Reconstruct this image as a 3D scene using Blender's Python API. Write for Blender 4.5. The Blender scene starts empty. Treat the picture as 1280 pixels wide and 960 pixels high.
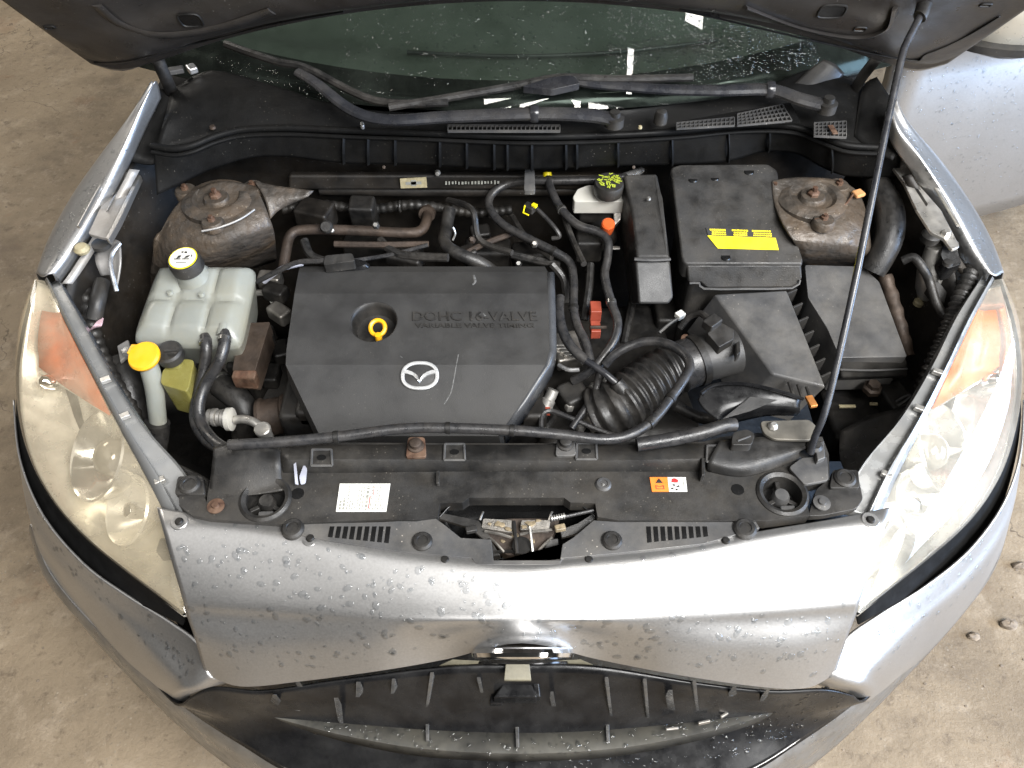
import bpy, bmesh, math, random
from math import sin, cos, pi
from mathutils import Vector, Matrix
from mathutils.bvhtree import BVHTree

R = math.radians
random.seed(7)
S = bpy.context.scene
COL = S.collection

# ------------------------------------------------------------------ camera
F, PITCH, CAM = 1000.0, R(51), Vector((0, 0, 1.76))
FWD = Vector((0, cos(PITCH), -sin(PITCH)))
UP = Vector((0, sin(PITCH), cos(PITCH)))
cd = bpy.data.cameras.new('camera')
cd.sensor_width = 36
cd.lens = F / 1280 * 36
cd.clip_start = .02
cd.clip_end = 200
cam = bpy.data.objects.new('camera', cd)
cam.location = CAM
cam.rotation_euler = (R(90) - PITCH, 0, 0)
COL.objects.link(cam)
S.camera = cam

# ------------------------------------------------------------------ light
w = bpy.data.worlds.new('World')
S.world = w
w.use_nodes = True
w.node_tree.nodes['Background'].inputs[0].default_value = (.62, .60, .56, 1)
w.node_tree.nodes['Background'].inputs[1].default_value = .05


def area(name, loc, target, sx, sy, energy, col):
    l = bpy.data.lights.new(name, 'AREA')
    l.shape = 'RECTANGLE'
    l.size, l.size_y, l.energy, l.color = sx, sy, energy, col
    o = bpy.data.objects.new(name, l)
    o.location = loc
    o.rotation_euler = (Vector(target) - Vector(loc)).to_track_quat('-Z', 'Y').to_euler()
    COL.objects.link(o)
    return o


area('daylight_doorway', (3.0, -1.9, 2.2), (.3, .8, .6), 1.8, 1.8, 95, (1, .99, .97))
area('roof_light', (1.75, -1.0, 3.7), (.5, .7, .6), 2.9, 1.6, 430, (1, .99, .975))
for k_, (x_, y_, sx_, sy_) in enumerate([(-.18, 1.30, .34, .06), (.28, 1.305, .36, .07), (.72, 1.30, .30, .09), (1.10, 1.30, .26, .10), (1.42, 1.32, .16, .10), (1.50, 1.60, .08, .30), (2.35, 2.12, .26, .12)]):
    area('roof_pane', (x_, y_, 5.2), (x_, y_, 0), sx_, sy_, 10 * sx_ * sy_ / .1, (1, .97, .9))
area('overhead_fill', (-1.9, -.6, 4.2), (-.3, .7, .6), 3.4, 2.6, 36, (1, .98, .96))  # added dim fill, unseen source, lifts the left of the nose
area('left_fill', (-3.4, 3.4, 2.9), (-1.4, 1.9, 0), 1.6, 1.2, 75, (1, .94, .86))  # added fill for the floor at left, no known opening there
area('side_window', (4.4, .1, 1.35), (1.1, 1.7, .8), 2.4, 1.7, 300, (.48, .67, 1))
S.view_settings.view_transform = 'Standard'
S.view_settings.look = 'None'
S.view_settings.exposure = 0
S.view_settings.gamma = 1
S.view_settings.use_curve_mapping = False


# ------------------------------------------------------------------ photo pixel -> place
def ray(u, v):
    return FWD + Vector((1, 0, 0)) * ((u - 640) / F) + UP * ((480 - v) / F)


def P(u, v, z):                       # where the sight line of a pixel meets height z
    d = ray(u, v)
    return CAM + d * ((z - CAM.z) / d.z)


def PY(u, v, y):                      # where it meets the upright plane at depth y
    d = ray(u, v)
    return CAM + d * (y / d.y)


def V3(p):
    return p if isinstance(p, Vector) else P(*p)


# ------------------------------------------------------------------ materials
def nodes(name):
    m = bpy.data.materials.new(name)
    m.use_nodes = True
    nt = m.node_tree
    b = nt.nodes['Principled BSDF']
    return m, nt, b


def N(nt, t, **k):
    n = nt.nodes.new(t)
    for a, v in k.items():
        if a in n.inputs:
            n.inputs[a].default_value = v
        else:
            setattr(n, a, v)
    return n


def noise(nt, vec, scale, detail=5, rough=.6, lo=.35, hi=.65):
    n = N(nt, 'ShaderNodeTexNoise')
    n.inputs['Scale'].default_value = scale
    n.inputs['Detail'].default_value = detail
    n.inputs['Roughness'].default_value = rough
    nt.links.new(vec, n.inputs['Vector'])
    r = N(nt, 'ShaderNodeMapRange')
    r.inputs[1].default_value = lo
    r.inputs[2].default_value = hi
    nt.links.new(n.outputs[0], r.inputs[0])
    return r.outputs[0]


def mix(nt, f, a, b):
    n = N(nt, 'ShaderNodeMix', data_type='RGBA')
    L = nt.links
    for s, i in ((f, 0), (a, 6), (b, 7)):
        if isinstance(s, (int, float)):
            n.inputs[i].default_value = s
        elif isinstance(s, tuple):
            n.inputs[i].default_value = (*s, 1)
        else:
            L.new(s, n.inputs[i])
    return n.outputs[2]


def math_(nt, op, a, b):
    n = N(nt, 'ShaderNodeMath', operation=op)
    for i, s in enumerate((a, b)):
        if isinstance(s, (int, float)):
            n.inputs[i].default_value = s
        else:
            nt.links.new(s, n.inputs[i])
    return n.outputs[0]


def mk(name, col, rough=.5, metal=0., var=.3, sc=25, bump=.15, bsc=260, dust=0., dcol=(.22, .2, .17), dsc=9,
       coat=0., rvar=.12, spec=.5, speck=0., scol=(.5, .48, .45), sss=0., trans=0.):
    m, nt, b = nodes(name)
    tc = N(nt, 'ShaderNodeTexCoord').outputs['Object']
    n1 = noise(nt, tc, sc)
    c = mix(nt, n1, tuple(x * (1 - var) for x in col), tuple(min(1, x * (1 + var)) for x in col))
    if dust:
        n2 = noise(nt, tc, dsc, 8, .7, .42, .72)
        n2 = math_(nt, 'MULTIPLY', n2, dust)
        c = mix(nt, n2, c, dcol)
    if speck:
        v = N(nt, 'ShaderNodeTexVoronoi')
        v.inputs['Scale'].default_value = 130
        nt.links.new(tc, v.inputs['Vector'])
        lt = math_(nt, 'LESS_THAN', v.outputs['Distance'], .13)
        k = noise(nt, tc, 14, 3, .6, .5, .7)
        c = mix(nt, math_(nt, 'MULTIPLY', math_(nt, 'MULTIPLY', lt, k), speck), c, scol)
    nt.links.new(c, b.inputs['Base Color'])
    r = noise(nt, tc, sc * 1.7 + 3, 6)
    mr = N(nt, 'ShaderNodeMapRange')
    mr.inputs[3].default_value = max(.02, rough - rvar)
    mr.inputs[4].default_value = min(1, rough + rvar)
    nt.links.new(r, mr.inputs[0])
    nt.links.new(mr.outputs[0], b.inputs['Roughness'])
    b.inputs['Metallic'].default_value = metal
    b.inputs['Specular IOR Level'].default_value = spec
    b.inputs['Coat Weight'].default_value = coat
    b.inputs['Coat Roughness'].default_value = .06
    if sss:
        b.inputs['Subsurface Weight'].default_value = sss
        b.inputs['Subsurface Radius'].default_value = (.02, .02, .016)
        b.inputs['Subsurface Scale'].default_value = 1
    b.inputs['Transmission Weight'].default_value = trans
    if bump:
        bn = N(nt, 'ShaderNodeBump')
        bn.inputs['Strength'].default_value = bump
        bn.inputs['Distance'].default_value = .002
        nz = N(nt, 'ShaderNodeTexNoise')
        nz.inputs['Scale'].default_value = bsc
        nz.inputs['Detail'].default_value = 4
        nt.links.new(tc, nz.inputs['Vector'])
        nt.links.new(nz.outputs[0], bn.inputs['Height'])
        nt.links.new(bn.outputs[0], b.inputs['Normal'])
    return m


def glassy(name, tint, gloss=1.0, rough=.02, haze=0., hcol=(.6, .5, .35), ior=1.5, hsc=9, bump=0, hmin=0., back=0.):
    """thin clear sheet: tinted see-through + Fresnel mirror + an uneven weathered film"""
    m, nt, b = nodes(name)
    nt.nodes.remove(b)
    out = nt.nodes['Material Output']
    L = nt.links
    tr = N(nt, 'ShaderNodeBsdfTransparent')
    tr.inputs[0].default_value = (*tint, 1)
    gl = N(nt, 'ShaderNodeBsdfGlossy')
    gl.inputs['Roughness'].default_value = rough
    gl.inputs[0].default_value = (gloss, gloss, gloss, 1)
    fr = N(nt, 'ShaderNodeFresnel')
    fr.inputs[0].default_value = ior
    tc = N(nt, 'ShaderNodeTexCoord').outputs['Object']
    if bump:
        bn = N(nt, 'ShaderNodeBump')
        bn.inputs['Strength'].default_value = bump
        bn.inputs['Distance'].default_value = .003
        nz = N(nt, 'ShaderNodeTexNoise')
        nz.inputs['Scale'].default_value = 60
        L.new(tc, nz.inputs['Vector'])
        L.new(nz.outputs[0], bn.inputs['Height'])
        L.new(bn.outputs[0], gl.inputs['Normal'])
    ms = N(nt, 'ShaderNodeMixShader')
    geo = N(nt, 'ShaderNodeNewGeometry')
    L.new(math_(nt, 'MULTIPLY', fr.outputs[0], math_(nt, 'SUBTRACT', 1, math_(nt, 'MULTIPLY', geo.outputs['Backfacing'], 1 - back))), ms.inputs[0])
    last = tr.outputs[0]
    if haze:
        df = N(nt, 'ShaderNodeBsdfDiffuse')
        h = noise(nt, tc, hsc, 7, .7, .3, .75)
        L.new(mix(nt, noise(nt, tc, 5, 3), hcol, tuple(min(1, x * 1.25) for x in hcol)), df.inputs[0])
        mh = N(nt, 'ShaderNodeMixShader')
        mr = N(nt, 'ShaderNodeMapRange')
        mr.inputs[3].default_value = hmin
        mr.inputs[4].default_value = haze
        L.new(h, mr.inputs[0])
        L.new(mr.outputs[0], mh.inputs[0])
        L.new(tr.outputs[0], mh.inputs[1])
        L.new(df.outputs[0], mh.inputs[2])
        last = mh.outputs[0]
    L.new(last, ms.inputs[1])
    L.new(gl.outputs[0], ms.inputs[2])
    L.new(ms.outputs[0], out.inputs[0])
    return m


def floor_material():
    m, nt, b = nodes('dusty_concrete')
    L = nt.links
    tc = N(nt, 'ShaderNodeTexCoord').outputs['Object']
    c = mix(nt, noise(nt, tc, 1.1, 10, .68, .32, .68), (.16, .122, .08), (.345, .272, .184))
    c = mix(nt, math_(nt, 'MULTIPLY', noise(nt, tc, 3.2, 10, .75, .5, .66), .75), c, (.125, .095, .066))
    c = mix(nt, math_(nt, 'MULTIPLY', noise(nt, tc, 9, 9, .78, .52, .68), .6), c, (.40, .33, .245))
    c = mix(nt, math_(nt, 'MULTIPLY', noise(nt, tc, 24, 8, .75, .55, .66), .65), c, (.10, .072, .048))
    c = mix(nt, math_(nt, 'MULTIPLY', noise(nt, tc, 5.1, 6, .65, .6, .66), .28), c, (.22, .125, .07))
    v = N(nt, 'ShaderNodeTexVoronoi', feature='DISTANCE_TO_EDGE')
    v.inputs['Scale'].default_value = 1.7
    wob = N(nt, 'ShaderNodeTexNoise')
    wob.inputs['Scale'].default_value = 5
    wob.inputs['Detail'].default_value = 8
    L.new(tc, wob.inputs['Vector'])
    va = N(nt, 'ShaderNodeVectorMath', operation='MULTIPLY_ADD')
    va.inputs[1].default_value = (.5, .5, .5)
    L.new(wob.outputs[1], va.inputs[0])
    L.new(tc, va.inputs[2])
    L.new(va.outputs[0], v.inputs['Vector'])
    crack = math_(nt, 'LESS_THAN', v.outputs['Distance'], .0035)
    crack = math_(nt, 'MULTIPLY', crack, noise(nt, tc, 2.2, 3, .5, .5, .6))
    c = mix(nt, math_(nt, 'MULTIPLY', crack, .7), c, (.07, .05, .035))
    g = N(nt, 'ShaderNodeTexVoronoi')
    g.inputs['Scale'].default_value = 95
    L.new(tc, g.inputs['Vector'])
    sp = math_(nt, 'MULTIPLY', math_(nt, 'LESS_THAN', g.outputs['Distance'], .22), noise(nt, tc, 4, 6, .7, .5, .62))
    c = mix(nt, math_(nt, 'MULTIPLY', sp, .7), c, mix(nt, g.outputs['Color'], (.05, .04, .03), (.42, .36, .28)))
    hs = N(nt, 'ShaderNodeHueSaturation')
    hs.inputs['Saturation'].default_value = 1.0
    L.new(c, hs.inputs['Color'])
    L.new(hs.outputs[0], b.inputs['Base Color'])
    b.inputs['Roughness'].default_value = .82
    bn = N(nt, 'ShaderNodeBump')
    bn.inputs['Strength'].default_value = .8
    bn.inputs['Distance'].default_value = .012
    nz = N(nt, 'ShaderNodeTexNoise')
    nz.inputs['Scale'].default_value = 26
    nz.inputs['Detail'].default_value = 12
    nz.inputs['Roughness'].default_value = .75
    L.new(tc, nz.inputs['Vector'])
    L.new(nz.outputs[0], bn.inputs['Height'])
    L.new(bn.outputs[0], b.inputs['Normal'])
    return m


M = dict(
    floor=floor_material(),
    silver=mk('silver_paint', (.46, .455, .447), .40, .90, .06, 300, .03, 1500, dust=.25, dcol=(.3, .28, .25), dsc=5, coat=.2, rvar=.05),
    silver_dull=mk('dull_silver_primer', (.34, .33, .32), .5, .45, .15, 20, .05, 300, dust=.5, dcol=(.2, .17, .13)),
    plastic=mk('black_plastic', (.020, .0193, .0185), .48, 0, .35, 18, .2, 500, spec=.4, dust=.7, dcol=(.058, .052, .044), dsc=11, speck=.7, scol=(.20, .18, .15), rvar=.18),
    cover=mk('charcoal_plastic', (.031, .0305, .030), .48, 0, .15, 9, .22, 900, spec=.42, dust=.55, dcol=(.048, .046, .042), dsc=5, speck=.35, scol=(.16, .15, .13), rvar=.12),
    grey_plastic=mk('dusty_grey_plastic', (.055, .055, .056), .45, 0, .2, 12, .15, 600, dust=.75, dcol=(.14, .13, .115), dsc=8, speck=.9, scol=(.36, .33, .29), rvar=.15),
    gloss=mk('wet_black_plastic', (.008, .008, .0085), .25, 0, .3, 25, .08, 40, spec=.3, dust=.25, dcol=(.05, .048, .044), dsc=12, rvar=.1),
    rubber=mk('black_rubber', (.016, .0155, .015), .42, 0, .35, 40, .25, 400, dust=.7, dcol=(.055, .049, .042), dsc=18, rvar=.16, speck=.3, scol=(.14, .12, .1)),
    hose=mk('rubber_hose', (.021, .021, .022), .34, 0, .3, 50, .2, 500, dust=.65, dcol=(.062, .056, .05), dsc=22, rvar=.14, speck=.3, scol=(.16, .14, .12)),
    dark=mk('grimy_black_metal', (.010, .0095, .009), .55, .2, .4, 25, .3, 120, dust=.6, dcol=(.034, .028, .021), dsc=12),
    body=mk('grimy_body_metal', (.012, .0105, .009), .55, .2, .4, 14, .2, 90, dust=.8, dcol=(.028, .021, .014), dsc=7, speck=.3),
    tower=mk('muddy_painted_steel', (.072, .062, .052), .56, .2, .4, 16, .8, 45, dust=1., dcol=(.070, .043, .021), dsc=15, speck=.9, scol=(.34, .28, .2), rvar=.22),
    rust=mk('rusty_steel', (.085, .042, .025), .7, .3, .45, 60, .4, 150, dust=.6, dcol=(.20, .145, .10), dsc=40),
    brown=mk('brown_grimy_cast_metal', (.050, .037, .029), .6, .4, .4, 30, .3, 150, dust=.7, dcol=(.10, .068, .047)),
    alu=mk('cast_aluminium', (.36, .34, .31), .45, .85, .25, 30, .3, 200, dust=.55, dcol=(.14, .115, .08)),
    steel=mk('bare_steel', (.45, .44, .42), .3, .95, .15, 40, .05, 300, dust=.2),
    zinc=mk('pale_zinc', (.62, .60, .56), .38, .8, .15, 40, .05, 300, dust=.2),
    chrome=mk('chrome', (.86, .86, .87), .08, 1, .03, 60, 0, dust=.08, rvar=.04),
    bezel=mk('satin_silver_trim', (.52, .52, .52), .3, .8, .1, 40, .02, 300),
    tank=mk('milky_plastic', (.235, .245, .222), .36, 0, .08, 8, .05, 200, dust=.7, dcol=(.25, .235, .175), dsc=9, sss=.3, rvar=.08),
    white=mk('white_plastic', (.46, .45, .41), .4, 0, .08, 12, .03, 200, dust=.25, dcol=(.45, .42, .34), sss=.2),
    olive=mk('olive_fluid_plastic', (.20, .18, .05), .32, 0, .15, 10, .03, 200, dust=.25, dcol=(.2, .19, .09), sss=.3),
    yellow=mk('yellow_plastic', (.83, .42, .012), .38, 0, .1, 20, .04, 200, dust=.15, dcol=(.5, .28, .05)),
    orange=mk('orange_plastic', (.62, .10, .02), .45, 0, .15, 20, .05, 200),
    redbrown=mk('red_brown_plastic', (.28, .055, .03), .5, 0, .2, 20, .05, 200),
    label_white=mk('label_white', (.70, .69, .64), .5, 0, .06, 30, .02, 200, dust=.35, dcol=(.48, .46, .36)),
    label_yellow=mk('label_yellow', (.88, .72, .01), .45, 0, .04, 30, .0),
    label_pale=mk('label_dirty_cream', (.38, .33, .20), .6, 0, .2, 60, .0, dust=.6, dcol=(.12, .09, .05), dsc=40),
    label_orange=mk('label_orange', (.80, .20, .03), .45, 0, .04, 30, .0),
    ink=mk('ink_black', (.02, .02, .02), .5, 0, .1, 30, 0),
    ink_red=mk('ink_red', (.5, .03, .03), .5, 0, .1, 30, 0),
    ink_grey=mk('ink_faded', (.26, .26, .23), .6, 0, .2, 90, 0),
    ink_olive=mk('ink_olive_print', (.44, .52, .05), .5, 0, .1, 30, 0),
    reflector=mk('headlight_reflector', (.80, .77, .69), .30, .55, .1, 12, .02, 60, dust=.3, dcol=(.46, .38, .25), dsc=7),
    reflector_r=mk('clean_headlight_reflector', (.80, .79, .76), .2, .85, .08, 12, .02, 60),
    amber=mk('amber_reflector', (.70, .14, .02), .35, .1, .25, 14, .02, 60, dust=.35, dcol=(.55, .28, .12)),
    lens=glassy('yellowed_clear_lens', (.95, .92, .85), .95, .05, .46, (.48, .42, .31), 1.45, 7, 0, .16),
    lens_r=glassy('clouded_clear_lens', (.95, .94, .90), .95, .05, .38, (.60, .58, .52), 1.45, 8, 0, .10),
    glass=glassy('tinted_windscreen', (.52, .58, .54), 1, .01, .05, (.30, .36, .30), 1.5),
    water=glassy('water_drop', (.91, .92, .93), 1.0, .02, 0, ior=1.33, back=.50),
    flange=mk('gloss_grey_flange', (.27, .275, .275), .22, .35, .12, 20, .03, 200, dust=.3, dcol=(.2, .18, .14), dsc=20),
    cowl=mk('dark_cowl_plastic', (.0055, .0055, .0055), .5, 0, .3, 18, .15, 500, spec=.12, dust=.5, dcol=(.013, .012, .0105), dsc=10, speck=.5, scol=(.14, .13, .11)),
    badge=mk('satin_badge_metal', (.62, .62, .61), .30, .55, .05, 60, 0, dust=.1),
    dash=mk('dashboard', (.062, .072, .060), .7, 0, .1, 10, .1, 300),
    frit=mk('black_glass_edge', (.008, .008, .008), .2, 0, .1, 10, 0),
    rib=mk('worn_black_plastic', (.05, .05, .05), .22, 0, .5, 30, .2, 90, dust=.7, dcol=(.11, .10, .085), dsc=40),
    hood_under=mk('hood_underside', (.046, .042, .039), .38, .3, .2, 12, .1, 200, dust=.75, dcol=(.022, .017, .012), dsc=7, speck=.4),
    gap=mk('lamp_gap_shade', (.004, .004, .004), .8, 0, .3, 30, .1, 200, spec=.15),  # near-black that stands in for shade in the headlamp gap
    lip=mk('shaded_silver_paint', (.28, .275, .265), .36, .75, .12, 20, .03, 500, dust=.6, dcol=(.12, .105, .085), dsc=6),  # silver paint darkened to carry the shade on the lower lip
    scuff=mk('scuffed_plastic', (.10, .10, .098), .6, 0, .5, 200, 0),
    grease=mk('old_grease', (.22, .175, .11), .45, 0, .5, 90, .5, 200),
    wiper=mk('satin_black_metal', (.022, .023, .027), .28, .1, .2, 30, .03, 400, dust=.2),
    blue_film=mk('grey_film', (.35, .36, .42), .5, 0, .2, 20, 0),
    wire_pink=mk('pink_wire', (.55, .38, .42), .5, 0, .1, 20, 0),
    pebble=mk('stone', (.20, .16, .12), .85, 0, .4, 60, .4, 120),
    mirror_shell=mk('mirror_shell_paint', (.48, .45, .38), .35, .5, .06, 30, .02, 600, coat=.5),
)

for n_ in M['tower'].node_tree.nodes:
    if n_.type == 'BUMP':
        n_.inputs['Distance'].default_value = .007

# ------------------------------------------------------------------ mesh builder
WORLD = {}                      # object name -> world position of its origin


class MB:
    def __init__(s):
        s.v, s.f = [], []

    def add(s, vs, fs):
        o = len(s.v)
        s.v += [V3(p) for p in vs]
        s.f += [tuple(i + o for i in f) for f in fs]
        return s

    def prism(s, top, h, taper=0., bot=None):
        top = [V3(p) for p in top]
        n = len(top)
        c = sum(top, Vector()) / n
        d = h if isinstance(h, Vector) else Vector((0, 0, -h))
        if bot is None:
            bot = [c + (p - c) * (1 + taper) + d for p in top]
        a = sum((top[i].x * top[(i + 1) % n].y - top[(i + 1) % n].x * top[i].y) for i in range(n))
        idx = list(range(n)) if a > 0 else list(range(n))[::-1]
        t, b = [top[i] for i in idx], [bot[i] for i in idx]
        fs = [tuple(range(n)), tuple(range(2 * n - 1, n - 1, -1))]
        fs += [(i, n + i, n + (i + 1) % n, (i + 1) % n) for i in range(n)]
        return s.add(t + b, fs)

    def box(s, c, size, rz=0., rx=0., ry=0.):
        c = V3(c)
        m = Matrix.Rotation(rz, 3, 'Z') @ Matrix.Rotation(rx, 3, 'X') @ Matrix.Rotation(ry, 3, 'Y')
        x, y, z = (a / 2 for a in size)
        vs = [c + m @ Vector((i * x, j * y, k * z)) for k in (-1, 1) for j in (-1, 1) for i in (-1, 1)]
        return s.add(vs, [(0, 2, 3, 1), (4, 5, 7, 6), (0, 1, 5, 4), (2, 6, 7, 3), (0, 4, 6, 2), (1, 3, 7, 5)])

    def grid(s, rows):
        n, m = len(rows), len(rows[0])
        vs = [p for r in rows for p in r]
        return s.add(vs, [(i * m + j, (i + 1) * m + j, (i + 1) * m + j + 1, i * m + j + 1)
                          for i in range(n - 1) for j in range(m - 1)])

    def lathe(s, c, prof, axis=(0, 0, 1), seg=24, sx=1., sy=1., cap=True):
        c = V3(c)
        q = Vector((0, 0, 1)).rotation_difference(Vector(axis).normalized())
        o = len(s.v)
        for r, h in prof:
            for k in range(seg):
                a = 2 * pi * k / seg
                s.v.append(c + q @ Vector((r * cos(a) * sx, r * sin(a) * sy, h)))
        for i in range(len(prof) - 1):
            for k in range(seg):
                a, b = o + i * seg + k, o + i * seg + (k + 1) % seg
                s.f.append((a, b, b + seg, a + seg))
        if cap and prof[0][0] > 1e-6:
            s.f.append(tuple(o + k for k in range(seg))[::-1])
        if cap and prof[-1][0] > 1e-6:
            e = o + (len(prof) - 1) * seg
            s.f.append(tuple(e + k for k in range(seg)))
        return s

    def tube(s, pts, r, n=10, smooth=6, rib=None, flat=1., cap=True):
        pts = [V3(p) for p in pts]
        path = cr(pts, smooth) if smooth and len(pts) > 2 else pts
        if rib:                                     # denser samples for bellows
            path = resample(path, rib[0] / 6)
        t = (path[1] - path[0]).normalized()
        up = t.orthogonal().normalized()
        if abs(t.z) < .9:
            up = (Vector((0, 0, 1)) - t * t.z).normalized()
        o = len(s.v)
        dist, m = 0., len(path)
        for i, p in enumerate(path):
            t2 = (path[min(i + 1, m - 1)] - path[max(i - 1, 0)]).normalized()
            up = (t.rotation_difference(t2) @ up).normalized()
            t = t2
            sd = t.cross(up)
            if i:
                dist += (p - path[i - 1]).length
            rr = r(i / (m - 1)) if callable(r) else r
            if rib:
                rr *= 1 + rib[1] * sin(2 * pi * dist / rib[0])
            for k in range(n):
                a = 2 * pi * k / n
                s.v.append(p + sd * (rr * cos(a)) + up * (rr * flat * sin(a)))
        for i in range(m - 1):
            for k in range(n):
                a, b = o + i * n + k, o + i * n + (k + 1) % n
                s.f.append((a, b, b + n, a + n))
        if cap:
            s.f.append(tuple(o + k for k in range(n))[::-1])
            s.f.append(tuple(o + (m - 1) * n + k for k in range(n)))
        return s


def cr(pts, n):
    out = []
    m = len(pts)
    for i in range(m - 1):
        p0, p1, p2, p3 = pts[max(i - 1, 0)], pts[i], pts[i + 1], pts[min(i + 2, m - 1)]
        for k in range(n):
            t = k / n
            out.append(.5 * ((2 * p1) + (p2 - p0) * t + (2 * p0 - 5 * p1 + 4 * p2 - p3) * t * t + (3 * p1 - p0 - 3 * p2 + p3) * t ** 3))
    out.append(pts[-1])
    return out


def resample(path, step):
    out, acc = [path[0]], 0.
    for a, b in zip(path, path[1:]):
        L = (b - a).length
        while acc + step <= L:
            acc += step
            out.append(a.lerp(b, acc / L))
        acc -= L
    out.append(path[-1])
    return out


def rows_of(rows, nu=6, nv=6):
    """smooth sheet through rows of (u, v, z) points"""
    rs = [cr([V3(p) for p in r], nu) for r in rows]
    cols = [cr([r[j] for r in rs], nv) for j in range(len(rs[0]))]
    return [[c[i] for c in cols] for i in range(len(cols[0]))]


def rnd(poly, r, n=3):
    """rounds the corners of a pixel polygon (u, v, z)"""
    out = []
    m = len(poly)
    for i, p in enumerate(poly):
        a, b = poly[i - 1], poly[(i + 1) % m]
        va, vb = Vector(a) - Vector(p), Vector(b) - Vector(p)
        la, lb = va.length, vb.length
        ra = min(r, la * .45, lb * .45)
        A, B, C = Vector(p) + va / la * ra, Vector(p), Vector(p) + vb / lb * ra
        for k in range(n + 1):
            t = k / n
            out.append(tuple(A * (1 - t) ** 2 + B * 2 * t * (1 - t) + C * t * t))
    return out


def zz(pts, z):
    return [(u, v, z) for u, v in pts]


def put(name, mb, mat, parent=None, label=None, bevel=0., seg=2, solid=0., angle=38, kind=None, flat=False, sub=0):
    me = bpy.data.meshes.new(name)
    vs = mb.v
    lo = [min(p[i] for p in vs) for i in range(3)]
    hi = [max(p[i] for p in vs) for i in range(3)]
    c = Vector([(a + b) / 2 for a, b in zip(lo, hi)])
    c.z = lo[2]
    me.from_pydata([p - c for p in vs], [], mb.f)
    bm = bmesh.new()
    bm.from_mesh(me)
    bmesh.ops.remove_doubles(bm, verts=bm.verts, dist=1e-6)
    bmesh.ops.recalc_face_normals(bm, faces=bm.faces) if not flat else None
    for f in bm.faces:
        f.smooth = True
    if not bevel:
        for e in bm.edges:
            if len(e.link_faces) == 2 and e.calc_face_angle(0) > R(angle):
                e.smooth = False
    bm.to_mesh(me)
    bm.free()
    me.materials.append(M[mat] if isinstance(mat, str) else mat)
    o = bpy.data.objects.new(name, me)
    COL.objects.link(o)
    if parent is None and name not in ('floor',):
        parent = CAR
    if parent is not None:
        o.parent = parent
        o.location = c - WORLD[parent.name]
    else:
        o.location = c
    WORLD[o.name] = c
    if sub:
        md = o.modifiers.new('sub', 'SUBSURF')
        md.levels = md.render_levels = sub
    if solid:
        md = o.modifiers.new('solid', 'SOLIDIFY')
        md.thickness = abs(solid)
        md.offset = -1 if solid > 0 else 1
    if bevel:
        md = o.modifiers.new('bevel', 'BEVEL')
        md.width = bevel
        md.segments = seg
        md.limit_method = 'ANGLE'
        md.angle_limit = R(32)
        md.harden_normals = True
    if label:
        o['label'] = label
    if kind:
        o['kind'] = kind
    return o


def bake(o):
    dg = bpy.context.evaluated_depsgraph_get()
    me = bpy.data.meshes.new_from_object(o.evaluated_get(dg))
    o.modifiers.clear()
    o.data = me


def cut(o, mb):
    """carves a real opening"""
    me = bpy.data.meshes.new('cutter')
    me.from_pydata(mb.v, [], mb.f)
    bm = bmesh.new()
    bm.from_mesh(me)
    bmesh.ops.recalc_face_normals(bm, faces=bm.faces)
    bm.to_mesh(me)
    bm.free()
    c = bpy.data.objects.new('cutter', me)
    COL.objects.link(c)
    keep = [(m.width, m.segments) for m in o.modifiers if m.type == 'BEVEL']
    for m in [m for m in o.modifiers if m.type == 'BEVEL']:
        o.modifiers.remove(m)
    md = o.modifiers.new('b', 'BOOLEAN')
    md.object = c
    md.operation = 'DIFFERENCE'
    md.solver = 'EXACT'
    bpy.context.view_layer.update()
    bake(o)
    bm = bmesh.new()
    bm.from_mesh(o.data)
    bmesh.ops.triangulate(bm, faces=[f for f in bm.faces if len(f.verts) > 4], ngon_method='EAR_CLIP')
    for f in bm.faces:
        f.smooth = False
    bm.to_mesh(o.data)
    bm.free()
    bpy.data.objects.remove(c)
    for wd, sg in keep:
        b = o.modifiers.new('bevel', 'BEVEL')
        b.width, b.segments, b.limit_method, b.angle_limit, b.harden_normals = wd, sg, 'ANGLE', R(32), True


def prism(name, poly, h, mat, parent=None, label=None, r=0, bevel=.003, taper=0., seg=2):
    return put(name, MB().prism(rnd(poly, r) if r else poly, h, taper), mat, parent, label, bevel=bevel, seg=seg)


def tube(name, pts, r, mat, parent=None, label=None, **k):
    return put(name, MB().tube(pts, r, **k), mat, parent, label)


def lathe(name, c, prof, mat, parent=None, label=None, axis=(0, 0, 1), seg=24, bevel=0., sx=1., sy=1.):
    return put(name, MB().lathe(c, prof, axis, seg, sx, sy), mat, parent, label, bevel=bevel)


def box(name, c, size, mat, parent=None, label=None, rz=0., rx=0., ry=0., bevel=.003):
    return put(name, MB().box(c, size, rz, rx, ry), mat, parent, label, bevel=bevel)


def sheet(name, rows, mat, parent=None, label=None, nu=6, nv=6, solid=.003, angle=60):
    return put(name, MB().grid(rows_of(rows, nu, nv)), mat, parent, label, solid=solid, angle=angle)


def quad_at(q, s, t, lift=0.):
    a, b, c, d = q                       # corners: lower left, lower right, upper right, upper left
    n = (b - a).cross(d - a).normalized()
    return a * (1 - s) * (1 - t) + b * s * (1 - t) + c * s * t + d * (1 - s) * t + n * lift


def sticker(name, corners, mat, parent, label=None, lift=.0012):
    q = [V3(p) for p in corners]
    n = (q[1] - q[0]).cross(q[3] - q[0]).normalized()
    mb = MB()
    top = [p + n * lift for p in q]
    mb.add(top + [p + n * (lift - .0008) for p in q],
           [(0, 1, 2, 3), (7, 6, 5, 4), (0, 4, 5, 1), (1, 5, 6, 2), (2, 6, 7, 3), (3, 7, 4, 0)])
    return put(name, mb, mat, parent, label), top


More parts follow.
